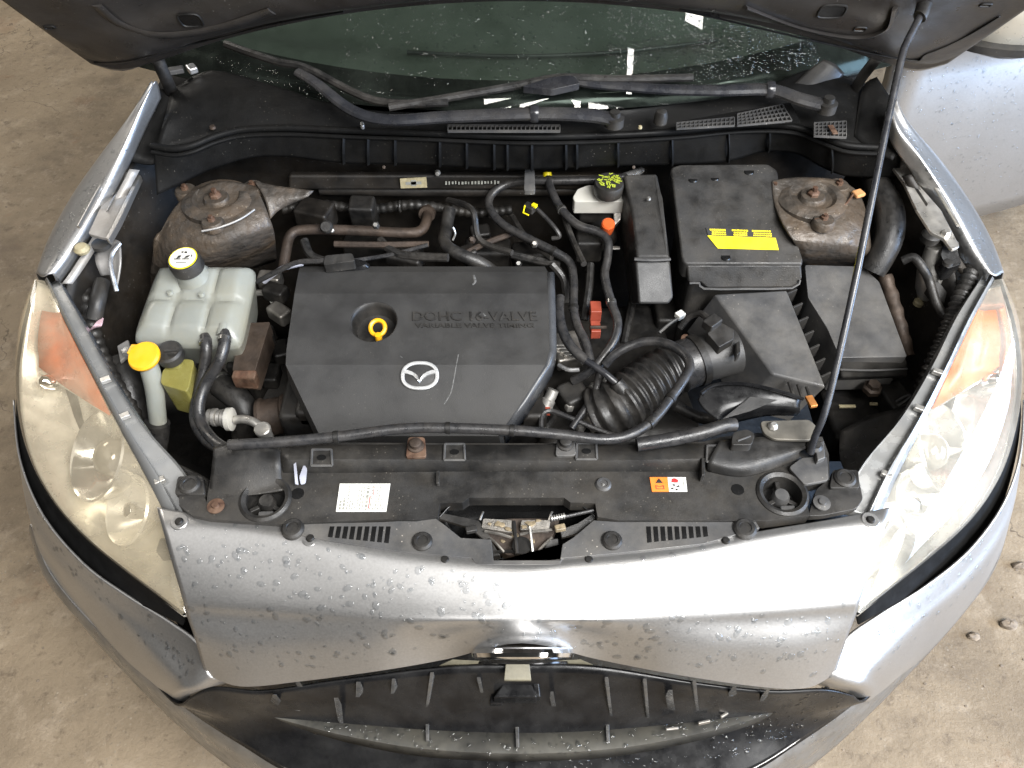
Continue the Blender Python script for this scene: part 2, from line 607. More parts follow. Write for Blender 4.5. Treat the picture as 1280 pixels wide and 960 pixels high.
def prints(name, q, rects, mat, parent, lift=.0005):
    mb = MB()
    for s0, t0, s1, t1 in rects:
        mb.add([quad_at(q, s0, t0, lift), quad_at(q, s1, t0, lift), quad_at(q, s1, t1, lift), quad_at(q, s0, t1, lift)], [(0, 1, 2, 3)])
    return put(name, mb, mat, parent, flat=True)


def polys(name, q, plist, mat, parent, lift=.0006):
    mb = MB()
    for pl in plist:
        mb.add([quad_at(q, s, t, lift) for s, t in pl], [tuple(range(len(pl)))])
    return put(name, mb, mat, parent, flat=True)


def text_mesh(name, body, q, mat, parent, depth=.0012, fill=1.):
    cu = bpy.data.curves.new(name, 'FONT')
    cu.body = body
    cu.extrude = .5
    cu.offset = .006
    cu.resolution_u = 2
    t = bpy.data.objects.new(name, cu)
    COL.objects.link(t)
    bpy.context.view_layer.update()
    me = bpy.data.meshes.new_from_object(t.evaluated_get(bpy.context.evaluated_depsgraph_get()))
    xs = [v.co.x for v in me.vertices]
    ys = [v.co.y for v in me.vertices]
    x0, x1, y0, y1 = min(xs), max(xs), min(ys), max(ys)
    mb = MB()
    n = (q[1] - q[0]).cross(q[3] - q[0]).normalized()
    mb.v = [quad_at(q, (v.co.x - x0) / (x1 - x0), (v.co.y - y0) / (y1 - y0)) + n * (depth * (v.co.z + .5)) for v in me.vertices]
    mb.f = [tuple(p.vertices) for p in me.polygons]
    bpy.data.objects.remove(t)
    return put(name, mb, mat, parent)


# ================================================================== floor
fl = MB()
fl.add([Vector((-9, -4, 0)), Vector((9, -4, 0)), Vector((9, 12, 0)), Vector((-9, 12, 0))], [(0, 1, 2, 3)])
o = put('floor', fl, 'floor')
o['kind'] = 'structure'

# ================================================================== the car
CAR = bpy.data.objects.new('car', None)
CAR.location = (0, 1.3, 0)
COL.objects.link(CAR)
WORLD['car'] = Vector(CAR.location)
CAR['label'] = 'silver car with its hood propped open, front bumper wet and engine bay showing'
CAR['category'] = 'car'

# ---- front bumper cover
row_top = [(196, 634, .737), (262, 645, .737), (350, 655, .738), (480, 682, .740), (590, 697, .741), (652, 703, .741), (715, 697, .741), (835, 684, .740), (960, 662, .738), (1050, 647, .737), (1112, 634, .737)]
row_a = [(203, 660, .738), (266, 662, .739), (350, 673, .740), (480, 698, .742), (590, 711, .743), (652, 715, .743), (715, 711, .743), (835, 700, .742), (960, 676, .740), (1045, 663, .739), (1106, 658, .738)]
row_b = [(214, 700, .716), (274, 704, .718), (355, 712, .721), (480, 732, .726), (590, 741, .728), (652, 744, .729), (715, 741, .728), (835, 733, .726), (960, 714, .721), (1036, 704, .718), (1092, 700, .716)]
row_c = [(228, 748, .683), (284, 752, .688), (362, 757, .695), (480, 765, .705), (590, 768, .712), (652, 767, .716), (715, 768, .712), (835, 766, .706), (955, 758, .697), (1026, 752, .691), (1076, 748, .687)]
row_c2 = [(233, 768, .661), (288, 773, .665), (365, 777, .674), (480, 780, .692), (588, 779, .702), (652, 778, .709), (717, 779, .702), (835, 781, .692), (952, 778, .677), (1022, 773, .669), (1070, 768, .665)]
row_d = [(244, 800, .628), (294, 808, .632), (368, 808, .642), (480, 804, .664), (566, 797, .656), (652, 792, .701), (740, 797, .656), (835, 806, .664), (950, 812, .644), (1016, 810, .632), (1058, 800, .628)]
row_e = [(256, 842, .560), (300, 858, .562), (374, 852, .580), (478, 838, .618), (558, 824, .612), (652, 804, .688), (746, 824, .612), (838, 842, .618), (945, 858, .582), (1008, 860, .562), (1044, 842, .560)]
bump = MB()
G = rows_of([row_top, row_a, row_b, row_c, row_c2, row_d, row_e], 6, 6)
bump.grid(G)
# turned-in lower lip
last = G[-1]
bump.grid([last, [p + Vector((0, .012, -.006)) for p in last], [p + Vector((0, .04, -.004)) for p in last]])
bumper = put('bumper_cover', bump, 'silver', label='silver front bumper nose panel spotted with water drops', solid=.0035, angle=70)


def wing(s):
    # strip under the headlamp and the cheek below its crease; s=-1 left of photo, +1 right
    if s < 0:
        a = [(16, 500, .662), (23, 572, .640), (52, 643, .614), (103, 704, .597), (158, 744, .590), (211, 776, .586), (250, 806, .583), (264, 846, .562), (300, 846, .52)]
        b = [(16, 505, .652), (27, 592, .612), (55, 662, .585), (104, 722, .568), (158, 765, .562), (202, 800, .558), (232, 832, .552), (246, 860, .545), (292, 850, .50)]
        c = [(16, 512, .635), (33, 632, .570), (60, 690, .545), (108, 744, .532), (155, 788, .528), (190, 826, .526), (216, 852, .524), (232, 864, .522), (284, 854, .48)]
        d = [(18, 520, .600), (38, 650, .500), (66, 712, .462), (110, 768, .438), (150, 812, .430), (180, 842, .428), (205, 862, .430), (228, 872, .440), (276, 858, .43)]
        e = [(20, 530, .560), (42, 668, .440), (72, 730, .390), (118, 786, .360), (156, 826, .352), (186, 850, .352), (208, 868, .360), (232, 880, .380), (272, 862, .39)]
    else:
        a = [(1281, 500, .662), (1277, 566, .640), (1256, 628, .614), (1214, 686, .597), (1158, 732, .590), (1098, 769, .586), (1056, 800, .583), (1036, 846, .562), (1002, 846, .52)]
        b = [(1281, 505, .652), (1275, 585, .612), (1254, 648, .585), (1212, 706, .568), (1160, 754, .562), (1110, 793, .558), (1078, 828, .552), (1060, 856, .545), (1010, 850, .50)]
        c = [(1282, 512, .635), (1270, 620, .570), (1248, 680, .545), (1208, 732, .532), (1160, 776, .528), (1122, 812, .526), (1092, 842, .524), (1072, 860, .522), (1018, 854, .48)]
        d = [(1281, 520, .600), (1264, 642, .500), (1240, 706, .462), (1202, 756, .438), (1160, 802, .430), (1128, 834, .428), (1102, 856, .430), (1078, 868, .440), (1026, 858, .43)]
        e = [(1280, 530, .560), (1260, 660, .440), (1234, 724, .390), (1196, 776, .360), (1156, 820, .352), (1124, 846, .352), (1100, 866, .360), (1076, 878, .380), (1030, 862, .39)]
    mb = MB().grid(rows_of([a, b, c, d, e], 6, 5))
    ob = put('bumper_cheek', mb, 'silver', label='silver bumper cheek curving under the %s headlamp' % ('left' if s < 0 else 'bright right'), solid=.003, angle=70)
    return ob


cheek_l, cheek_r = wing(-1), wing(1)

# lower lip of the bumper, running round the front in a U
lip_in = [(38, 655, .45), (62, 715, .425), (108, 772, .405), (165, 824, .395), (230, 878, .385), (300, 926, .378), (370, 966, .372), (480, 1004, .368), (650, 1020, .366), (820, 1004, .368), (930, 966, .372), (1000, 924, .378), (1068, 874, .385), (1132, 818, .395), (1190, 764, .405), (1236, 706, .425), (1260, 640, .45)]
lip_mid = [(36, 660, .42), (54, 718, .395), (96, 772, .372), (150, 826, .360), (215, 884, .350), (285, 936, .342), (355, 978, .336), (470, 1022, .332), (650, 1040, .330), (830, 1022, .332), (945, 978, .336), (1014, 934, .342), (1082, 880, .350), (1146, 820, .360), (1202, 764, .372), (1245, 706, .395), (1264, 644, .42)]
lip_out = [(38, 668, .30), (58, 722, .28), (98, 775, .26), (140, 824, .24), (200, 886, .22), (268, 945, .21), (340, 990, .205), (460, 1040, .20), (650, 1060, .20), (840, 1040, .20), (960, 990, .205), (1030, 945, .21), (1096, 884, .22), (1156, 822, .24), (1202, 770, .26), (1242, 714, .28), (1262, 652, .30)]
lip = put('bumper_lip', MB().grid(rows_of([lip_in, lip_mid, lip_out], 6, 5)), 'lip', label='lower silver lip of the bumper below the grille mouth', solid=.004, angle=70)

# black mouth behind it
m_top = [(236, 872, .46), (268, 858, .50), (330, 862, .52), (430, 848, .535), (560, 832, .55), (650, 830, .55), (745, 832, .55), (870, 852, .535), (960, 862, .52), (1030, 860, .50), (1066, 868, .46)]
m_mid = [(220, 878, .42), (268, 890, .425), (330, 896, .43), (430, 905, .43), (560, 915, .43), (650, 918, .43), (745, 915, .43), (870, 903, .43), (960, 892, .43), (1036, 886, .425), (1080, 874, .42)]
m_low = [(190, 846, .387), (238, 886, .378), (304, 930, .371), (374, 970, .365), (500, 1004, .36), (650, 1020, .36), (800, 1004, .36), (926, 970, .365), (996, 928, .371), (1060, 882, .378), (1108, 842, .387)]
mouth = put('grille_surround', MB().grid(rows_of([m_top, m_mid, m_low], 6, 6)), 'gloss', label='wet black grille surround inside the bumper mouth', solid=-.004, angle=70)
# muddy ledge with drops in it
l1 = [(296, 872, .440), (370, 890, .438), (440, 903, .437), (530, 912, .437), (650, 916, .437), (765, 912, .437), (860, 900, .437), (935, 884, .438), (1004, 864, .440)]
l2 = [(306, 886, .440), (376, 906, .438), (444, 922, .437), (530, 936, .436), (650, 942, .436), (765, 936, .436), (860, 920, .437), (938, 900, .438), (1000, 880, .440)]
l3 = [(310, 893, .415), (379, 914, .412), (446, 931, .410), (530, 946, .409), (650, 952, .409), (765, 946, .409), (860, 929, .410), (940, 908, .412), (998, 886, .415)]
ledge = put('grille_ledge', MB().grid(rows_of([l1, l2, l3], 6, 1)), mk('wet_muddy_plastic', (.05, .048, .042), .42, 0, .3, 20, .1, 90, dust=.8, dcol=(.10, .093, .075), dsc=16, rvar=.14), parent=mouth, solid=.004)
for u0, v0, u1, v1 in [(372, 852, 377, 874), (343, 868, 338, 880), (420, 872, 424, 900), (448, 852, 446, 884), (492, 848, 488, 884), (540, 840, 532, 894), (534, 898, 534, 926), (598, 846, 606, 884), (646, 902, 647, 934), (690, 864, 694, 888), (758, 846, 764, 896), (759, 898, 760, 926), (806, 848, 810, 896), (838, 862, 842, 890), (868, 850, 872, 890), (918, 858, 919, 880), (960, 862, 954, 878)]:
    up = v0 < 895
    a, b = P(u0, v0, .552 if up else .446), P(u1, v1, .458 if up else .444)
    e_ = Vector((.0032, 0, 0))
    mb = MB().prism([a - e_, a + e_, b + e_ * .8, b - e_ * .8], .03 if up else .006)
    put('rib', mb, 'rib', mouth, bevel=.0012)
for u, v, l, rz_ in [(905, 894, .014, .5), (880, 903, .02, .2), (948, 881, .012, .9), (896, 888, .014, -.6), (840, 911, .02, .1), (1036, 858, .02, .5), (1020, 866, .03, .45)]:
    box('broken_edge', (u, v, .450), (l, .004, .006), 'alu' if u < 960 else 'rib', mouth, rz=rz_, rx=random.uniform(-.5, .5), bevel=.001)
for u, v in [(372, 880), (600, 872), (690, 850), (470, 866)]:
    put('mud_splat', MB().lathe(P(u, v, .47), [(.014, -.002), (.012, .001), (0, .002)], seg=9, axis=(0, -.8, .6), sx=random.uniform(.7, 1.2)), 'rib', mouth)
# number plate bracket, cream tabs and emblem at the nose
for pl in ([(548, 832, .545), (566, 824, .56), (604, 826, .552), (602, 834, .545)], [(688, 834, .545), (690, 826, .552), (726, 824, .56), (744, 832, .545)], [(630, 850, .560), (632, 830, .572), (662, 830, .572), (664, 850, .560)]):
    prism('mounting_tab', pl, .006, mk('aged_cream_tab', (.17, .155, .11), .5, 0, .2, 40, .1), mouth, bevel=.001)
br = prism('grille_clip', [(616, 872, .515), (634, 846, .52), (662, 846, .52), (672, 872, .515)], .03, 'gloss', mouth, bevel=.003)
prism('grille_clip', [(612, 880, .49), (616, 838, .53), (624, 838, .53), (628, 880, .49)], .02, 'gloss', mouth, bevel=.002)
prism('grille_clip', [(668, 872, .51), (664, 838, .53), (672, 838, .53), (676, 872, .51)], .02, 'gloss', mouth, bevel=.002)
prism('grille_clip', [(676, 868, .50), (680, 838, .53), (690, 838, .53), (700, 862, .50)], .02, 'gloss', mouth, bevel=.004)

badge = MB()
bc, ax, ay = P(654, 817, .640), Vector((.066, 0, 0)), Vector((0, -.018, .050))
nrm = ax.cross(ay).normalized() * (-1)
ring = [bc + ax * cos(2 * pi * k / 48) + ay * sin(2 * pi * k / 48) * (1 - .08 * cos(4 * pi * k / 48)) for k in range(49)]
badge.tube(ring, .0075, n=8, smooth=0, cap=False)
badge.tube([bc + ax * -.86 + ay * .45, bc + ax * -.45 + ay * .36, bc + ax * -.15 + ay * .12, bc + ay * -.18, bc + ax * .15 + ay * .12, bc + ax * .45 + ay * .36, bc + ax * .86 + ay * .45], .0065, n=8)
put('nose_emblem', badge, 'chrome', bumper, label='chrome winged oval emblem on the bumper nose')
put('emblem_recess', MB().lathe(bc + nrm * -.010, [(.062, 0), (.064, .004), (0, .004)], axis=ay.cross(ax) * -1, seg=32, sx=1, sy=.8), 'frit', bumper)

# bumper flange fixings
for u, v in [(388, 673), (556, 700), (736, 700), (907, 676), (224, 652), (1088, 650)]:
    bolt = put('flange_tab', MB().lathe(P(u, v, .740), [(.0125, -.006), (.0125, .0004), (.0118, .001), (0, .001)], seg=20), 'silver', bumper)
    put('flange_screw', MB().lathe(P(u, v, .7412), [(.0062, 0), (.0062, .0014), (.0045, .004), (0, .004)], seg=12), 'dark', bumper)

# ---- headlamps
LI = [(56, 351, .800), (84, 410, .790), (118, 476, .775), (152, 541, .756), (184, 600, .736), (211, 655, .711), (234, 766, .640)]
LO = [(44, 351, .798), (28, 410, .757), (20, 472, .712), (28, 545, .672), (56, 612, .642), (112, 678, .622), (230, 769, .634)]
RI = [(1243, 350, .800), (1216, 402, .790), (1186, 466, .775), (1154, 532, .756), (1124, 592, .736), (1098, 652, .711), (1068, 765, .640)]
RO = [(1252, 350, .798), (1270, 410, .757), (1277, 472, .712), (1269, 540, .672), (1246, 604, .642), (1196, 668, .622), (1072, 768, .634)]


def headlamp(s, I, O):
    left = s < 0
    nm = 'left' if left else 'right'
    I3, O3 = [P(*p) for p in I], [P(*p) for p in O]
    out = Vector((s * .55, -.35, .75)).normalized()
    rows = []
    for t, bl in ((0, 0), (.3, .021), (.65, .026), (.9, .012), (1, 0)):
        rows.append([a.lerp(b, t) + out * bl * (1 if 0 < i < len(I3) - 1 else .25) for i, (a, b) in enumerate(zip(I3, O3))])
    # bowl behind the lens: the root part of the lamp
    dn = Vector((-s * .30, .35, -.9)).normalized()
    brow = []
    for t, dp in ((0, .006), (.18, .05), (.5, .085), (.8, .06), (1, .006)):
        brow.append([a.lerp(b, t) + dn * dp * (1 if 0 < i < len(I3) - 1 else .3) for i, (a, b) in enumerate(zip(I3, O3))])
    lamp = put('headlight', MB().grid(rows_of(brow, 6, 6)), 'reflector' if left else 'reflector_r',
               label='%s headlamp %s' % (nm, 'yellowed and hazy with amber corner' if left else 'glaring in the light with a clouded lens'), solid=-.003, angle=70)
    put('lens', MB().grid(rows_of(rows, 7, 6)), 'lens' if left else 'lens_r', lamp, solid=0, angle=80)

    def at(i, t, dp):
        k = int(i)
        f = i - k
        a = I3[k].lerp(I3[min(k + 1, 6)], f)
        b = O3[k].lerp(O3[min(k + 1, 6)], f)
        return a.lerp(b, t) + dn * dp
    # amber corner reflector
    ar = [[at(.55 + .75 * q, t, .012 + .02 * sin(pi * t)) for t in (.10, .35, .6, .85)] for q in (0, .33, .66, 1.0)]
    ar += [[at(1.3 + .5 * q + 1.5 * q * (.85 - t), t, .016 + .02 * sin(pi * t)) for t in (.10, .35, .6, .85)] for q in (.4, .8)]
    put('turn_signal', MB().grid(ar), 'amber', lamp, solid=.003)
    # slanting divider, bulb bowls and projector
    put('divider', MB().tube([at(2.6, .12, .03), at(2.15, .45, .045), at(1.75, .85, .03)], .006, n=8, flat=.6), 'reflector' if left else 'reflector_r', lamp)
    put('side_bulb', MB().lathe(at(1.95, .72, .045), [(.006, 0), (.012, .006), (.013, .02), (.008, .03), (0, .033)], axis=out, seg=16), 'chrome', lamp)
    pc = at(3.3, .42, .062)
    put('low_beam_bowl', MB().lathe(pc, [(.020, -.03), (.040, -.022), (.058, .0), (.070, .03), (.074, .033), (.077, .030), (.070, 0), (.05, -.03)], axis=out, seg=40, cap=False), 'reflector_r', lamp)
    put('projector_lens', MB().lathe(pc, [(.031, -.01), (.031, .012), (.026, .022), (.015, .029), (0, .031)], axis=out, seg=32), mk('projector_glass_' + nm, (.30, .28, .24), .05, .3, .1, 20, 0), lamp)
    pc2 = at(4.45, .45, .05)
    put('high_beam_bowl', MB().lathe(pc2, [(.012, -.03), (.038, -.008), (.052, .018), (.055, .020), (.057, .016), (.042, -.012), (.02, -.03)], axis=out, seg=36, cap=False), 'reflector' if left else 'reflector_r', lamp)
    put('bulb_shield', MB().lathe(pc2, [(.013, -.02), (.014, .01), (.011, .018), (0, .02)], axis=out, seg=20), 'chrome', lamp)
    # near-black sheet along the outer side, standing in for the shaded gap
    g0 = [b + Vector((0, 0, .001)) for b in O3]
    tp = [.4, 1, 1, 1, 1.1, 1.1, .35]
    g1 = [b + Vector((s * .005, -.004, -.020)) * f for b, f in zip(O3, tp)]
    g2 = [b + Vector((s * .021, -.020, -.060)) * f for b, f in zip(O3, tp)]
    put('gap_shade_sheet', MB().grid(rows_of([g0, g1, g2], 6, 4)), M['gap'], lamp, solid=.003)
    # flange along the inner side: rail, step and clear ribs
    inw = Vector((-s, .35, 0)).normalized()
    wd = [.020, .026, .027, .034, .052, .058, .012]
    r0 = [p + inw * .001 + Vector((0, 0, .002)) for p in I3]
    r1 = [p + inw * (a * .30) + Vector((0, 0, .007)) for p, a in zip(I3, wd)]
    r2 = [p + inw * (a * .34) + Vector((0, 0, -.006)) for p, a in zip(I3, wd)]
    r3 = [p + inw * (a * .95) + Vector((0, 0, -.005)) for p, a in zip(I3, wd)]
    r4 = [p + inw * a + Vector((0, 0, .004)) for p, a in zip(I3, wd)]
    r5 = [p + inw * (a + .004) + Vector((0, 0, -.02)) for p, a in zip(I3, wd)]
    cut6 = lambda r: r[:6]
    mb = MB()
    sm = [cr(cut6(r), 5) for r in (r0, r1, r2, r3, r4, r5)]
    mb.grid(sm)
    put('lamp_flange', mb, 'flange', lamp, solid=.002, angle=30)
    for f in (2.05, 2.75, 4.1):
        k = int(f)
        p = I3[k].lerp(I3[k + 1], f - k) + inw * .016 + Vector((0, 0, .002))
        put('flange_clip', MB().box(p, (.016, .010, .008), rz=s * -.5), 'zinc', lamp, bevel=.0015)
    return lamp


lamp_l, lamp_r = headlamp(-1, LI, LO), headlamp(1, RI, RO)


# ---- front fenders
def fender(s):
    if s < 0:
        inner = [(197, 103, 1.005), (180, 138, .975), (152, 198, .925), (118, 262, .868), (84, 318, .822), (66, 343, .806)]
        top = [(192, 104, 1.008), (172, 140, .976), (142, 196, .925), (104, 255, .868), (70, 312, .822), (52, 346, .803)]
        outl = [(190, 110, .995), (164, 150, .955), (124, 200, .890), (90, 248, .835), (62, 300, .790), (46, 346, .770)]
    else:
        inner = [(1113, 140, .985), (1122, 165, .968), (1150, 205, .925), (1182, 258, .872), (1212, 312, .826), (1236, 344, .806)]
        top = [(1116, 132, .990), (1128, 160, .970), (1160, 204, .925), (1196, 258, .872), (1226, 310, .826), (1246, 345, .803)]
        outl = [(1120, 130, .984), (1136, 160, .958), (1178, 208, .890), (1214, 258, .835), (1240, 305, .790), (1254, 346, .770)]
    I3, T3, O3 = [[P(*p) for p in r] for r in (inner, top, outl)]
    low = [p + Vector((s * .035, .02, -.16)) for p in O3]
    low2 = [p + Vector((s * .03, .02, -.45)) for p in O3]
    fl_in = [p + Vector((s * .004, 0, -.03)) for p in I3]
    mb = MB().grid(rows_of([fl_in, I3, T3, O3, low, low2], 6, 5))
    fo = put('fender', mb, 'silver', label='silver %s front fender edge beaded with water' % ('left' if s < 0 else 'right'), solid=.002, angle=60)
    # inner gutter and apron rail
    g1 = [p + Vector((-s * .006, 0, -.022)) for p in I3]
    g2 = [p + Vector((-s * .020, .005, -.028)) for p in I3]
    put('fender_gutter', MB().grid([cr(g1[2:], 5), cr(g2[2:], 5)]), 'silver_dull' if s < 0 else 'body', fo, solid=.002)
    return fo, I3


fen_l, FL3 = fender(-1)
fen_r, FR3 = fender(1)
# rail brackets bolted beside the gutter
brk = put('fender_bracket', MB().prism(rnd(zz([(150, 213), (172, 218), (142, 280), (133, 298), (110, 292), (124, 262)], .868), 3), .006), 'silver_dull', fen_l, bevel=.0015)
prism('bracket_flange', zz([(172, 217), (176, 219), (150, 275), (136, 300), (132, 297), (146, 270)], .878), .012, 'silver', fen_l, bevel=.0015)
tube('bracket_slot', zz([(149, 236), (134, 264)], .8705), .002, 'silver', fen_l, smooth=0)
brk2 = put('fender_bracket', MB().prism(rnd(zz([(1113, 205), (1136, 204), (1146, 228), (1176, 262), (1200, 308), (1190, 312), (1180, 298), (1164, 290), (1146, 262), (1130, 228)], .884), 3), .006), 'zinc', fen_r, label='pale slotted steel bracket along the right fender', bevel=.002)
for (u, v) in [(1128, 208), (1182, 293)]:
    lathe('bracket_bolt', (u, v, .884), [(.008, 0), (.008, .004), (.005, .008), (0, .008)], 'zinc', fen_r, seg=6)
lathe('bracket_hole', (1134, 221, .8842), [(.005, 0), (.005, .0012), (0, .0012)], 'dark', fen_r, seg=14)
prism('bracket_slot', zz([(1140, 230), (1143, 229), (1160, 255), (1158, 258)], .8845), .001, 'dark', fen_r, bevel=0)
tube('gutter_bead', zz([(1152, 208), (1175, 244), (1198, 282)], .893), .003, 'zinc', fen_r)
tube('gutter_bead', zz([(142, 206), (120, 244), (98, 284)], .893), .003, 'silver', fen_l)

# ---- opened door and mirror, beyond the right fender
dr = MB()
hx, hy = .83, 1.66
dd = Vector((.90, .30, 0)).normalized()
dn_ = Vector((dd.y, -dd.x, 0))
prof = [(.0, .30), (.012, .36), (.030, .52), (.036, .66), (.030, .80), (.020, .845), (.034, .875), (.020, .96), (-.01, 1.04), (-.02, 1.06)]
rowsd = []
for f in [i / 12 for i in range(13)]:
    x = f * 1.0
    rowsd.append([Vector((hx, hy, 0)) + dd * x + dn_ * (pr + .03 * sin(pi * f)) + Vector((0, 0, z + .05 * f * (z - .3))) for pr, z in prof])
dr.grid(rowsd)
door = put('door', dr, 'silver', label='silver front door standing open behind the right fender', solid=.03, angle=50)
mc = Vector((1.02, 1.58, 1.0))
put('wing_mirror', MB().lathe(mc, [(.02, -.075), (.075, -.055), (.10, 0), (.095, .05), (.06, .08), (0, .09)], axis=(0, 0, 1), seg=28, sx=1.35, sy=.7), 'mirror_shell', door, label='pale wing mirror shell on the open door')
put('mirror_base', MB().lathe(mc + Vector((0, 0, -.07)), [(.03, -.03), (.10, 0), (.104, .016), (.02, .018)], seg=24, sx=1.35, sy=.72), 'plastic', door)

# ---- hood, propped up
hood_ang = R(52)
HX = Vector((1, 0, 0))
HS = Vector((0, -cos(hood_ang), sin(hood_ang)))            # along the hood, rear edge to front
HN = Vector((0, sin(hood_ang), cos(hood_ang)))             # out of the painted side
H0 = Vector((.012, 1.325, 1.000))


def hood_pt(x, s_, n):
    return H0 + HX * x + HS * s_ + HN * n


def hood_rear(x):
    a = abs(x)
    return .185 * (1 - (a / .70) ** 2.0) if a < .70 else 0


xs = [-.735, -.70, -.62, -.52, -.40, -.25, -.08, .08, .25, .40, .52, .62, .70, .735]
ss = [0, .03, .07, .12, .22, .36, .55, .75, .92]
rows = []
for q, s_ in enumerate(ss):
    r = []
    for x in xs:
        a = abs(x)
        crown = .045 * (1 - (a / .735) ** 2)
        rear = hood_rear(x)
        corner = (.045 if a > .73 else .008 if a > .69 else 0)
        r.append(hood_pt(x * (1 + .10 * s_ * (1 - s_)), max(s_, 0) * (1 - rear) + rear + corner * (1 - s_), crown))
    rows.append(r)
hood = put('hood', MB().grid(rows_of(rows, 4, 4)), 'silver', label='underside of the propped up hood with dark dusty inner frame', solid=.0015, angle=70)
inn = []
for q, (s_, n) in enumerate([(.004, -.004), (.012, -.012), (.030, -.010), (.050, -.022), (.085, -.030), (.13, -.026), (.17, -.016), (.24, -.014), (.40, -.014), (.60, -.016), (.85, -.014)]):
    r = []
    for x in xs:
        a = abs(x)
        crown = .045 * (1 - (a / .735) ** 2)
        rear = hood_rear(x)
        corner = (.049 if a > .73 else .012 if a > .69 else 0)
        dip = n if a < .66 else (n * .5 if a < .71 else -.004)
        if .1 < a < .3 and .05 < s_ < .2:
            dip -= .006
        r.append(hood_pt(x * (1 + .10 * s_ * (1 - s_)) * .997, s_ * (1 - rear) + rear + corner * (1 - s_) + .002, crown + dip))
    inn.append(r)
inner = put('inner_frame', MB().grid(rows_of(inn, 4, 4)), M['hood_under'], hood, solid=-.002, angle=70)


def hit_on(o, u, v):
    bpy.context.view_layer.update()
    e = o.evaluated_get(bpy.context.evaluated_depsgraph_get())
    inv = o.matrix_world.inverted()
    ok, loc, nr, _ = e.ray_cast(inv @ CAM, (inv.to_3x3() @ ray(u, v)).normalized())
    if not ok:
        return None
    if nr.dot(ray(u, v)) > 0:
        nr = -nr
    return o.matrix_world @ loc, nr


def on_hood(u, v, lift=.0):
    d = ray(u, v)
    n = HN
    t = (H0 + HN * (-.0) - CAM).dot(n) / d.dot(n)
    return CAM + d * t - HN * lift


for u, v, su, sv in [(238, 25, .034, .030), (62, 34, .016, .008), (1040, 14, .04, .026), (1232, 6, .016, .008), (1075, 36, .018, .01)]:
    hp_ = hit_on(inner, u, v)
    if hp_:
        hp_, hn_ = hp_
        hx_ = HX - hn_ * HX.dot(hn_)
        hs_ = hn_.cross(hx_)
        ring_ = [hp_ + hx_ * (su * .5 * math.copysign(abs(cos(k * pi / 8)) ** .5, cos(k * pi / 8))) + hs_ * (sv * .5 * math.copysign(abs(sin(k * pi / 8)) ** .5, sin(k * pi / 8))) for k in range(16)]
        put('frame_hole', MB().add([p + hn_ * .0006 for p in ring_], [tuple(range(16))]), 'frit', inner, flat=True)
        put('hole_rim', MB().tube([p + hn_ * .0006 for p in ring_ + ring_[:1]], .0016, n=6, smooth=0, cap=False), 'dark', inner)
def on_inner(pts, lift):
    out_ = []
    for u, v in pts:
        h_ = hit_on(inner, u, v)
        if h_:
            out_.append(h_[0] + h_[1] * lift)
    return out_


for pts in ([(14, 32), (50, 52), (86, 70), (118, 78), (158, 76), (200, 66), (260, 50), (340, 30), (430, 14)], [(850, 12), (930, 30), (1010, 54), (1070, 68), (1118, 72), (1160, 66), (1206, 46), (1250, 20)]):
    hp2 = on_inner(pts, .0004)
    if len(hp2) > 3:
        put('hem_bead', MB().tube(hp2, .0028, n=6, flat=.5), 'dark', inner)
for pts in ([(120, 6), (150, 30), (200, 44), (270, 36), (340, 14)], [(930, 8), (1000, 34), (1070, 46), (1110, 34), (1120, 8)]):
    hp2 = on_inner(pts, .0)
    if len(hp2) > 3:
        put('pressed_swage', MB().tube(hp2, .010, n=8, flat=.3), M['hood_under'], inner)
# hinges
for s, pts in ((-1, [(196, 70, 1.03), (201, 84, 1.015), (210, 104, .985), (216, 118, .955)]), (1, [(1105, 62, 1.04), (1092, 78, 1.02), (1078, 96, .99), (1066, 116, .955)])):
    put('hood_hinge', MB().tube([P(*p) for p in pts], .011, n=8, flat=.45), 'dark', hood, label='black hood hinge arm at the %s rear corner' % ('left' if s < 0 else 'right'))
lathe('hinge_bolt', (205, 66, 1.04), [(.008, 0), (.008, .005), (0, .006)], 'zinc', hood, seg=6, axis=(0, -.6, .8))
lathe('hinge_bolt', (1098, 58, 1.045), [(.008, 0), (.008, .005), (0, .006)], 'zinc', hood, seg=6, axis=(0, -.6, .8))

# prop rod
def rodp(u, v, y):
    return PY(u, v, y)


y0_, y1_ = P(1013, 566, .77).y, on_hood(1152, 16, .03).y
rp = []
for u, v in [(1013, 566), (1019, 545), (1034, 505), (1062, 385), (1088, 258), (1112, 140), (1127, 72), (1134, 52), (1152, 16), (1162, -14)]:
    f = (566 - v) / 550
    yy = y0_ + (y1_ - y0_) * f ** 1.15 if f > 0 else y0_
    rp.append(PY(u, v, yy))
rod = tube('prop_rod', rp, .0054, 'wiper', None, 'black prop rod holding up the hood', n=12, smooth=5)
tube('rod_grip', [rp[-3].lerp(rp[-2], .85), rp[-2], rp[-1]], .0105, 'plastic', rod, n=12, smooth=3)

# ---- windscreen, dashboard, wipers, cowl
wy = lambda x: 1.268 + .50 * (x / .75) ** 2 * .42          # base line curves back to the corners


def wind(x, t, lift=0.):
    b = Vector((x, wy(x), .972 - .025 * (x / .7) ** 2))
    d = Vector((0, cos(R(29)), sin(R(29))))
    return b + d * t + Vector((0, -sin(R(29)), cos(R(29)))) * lift


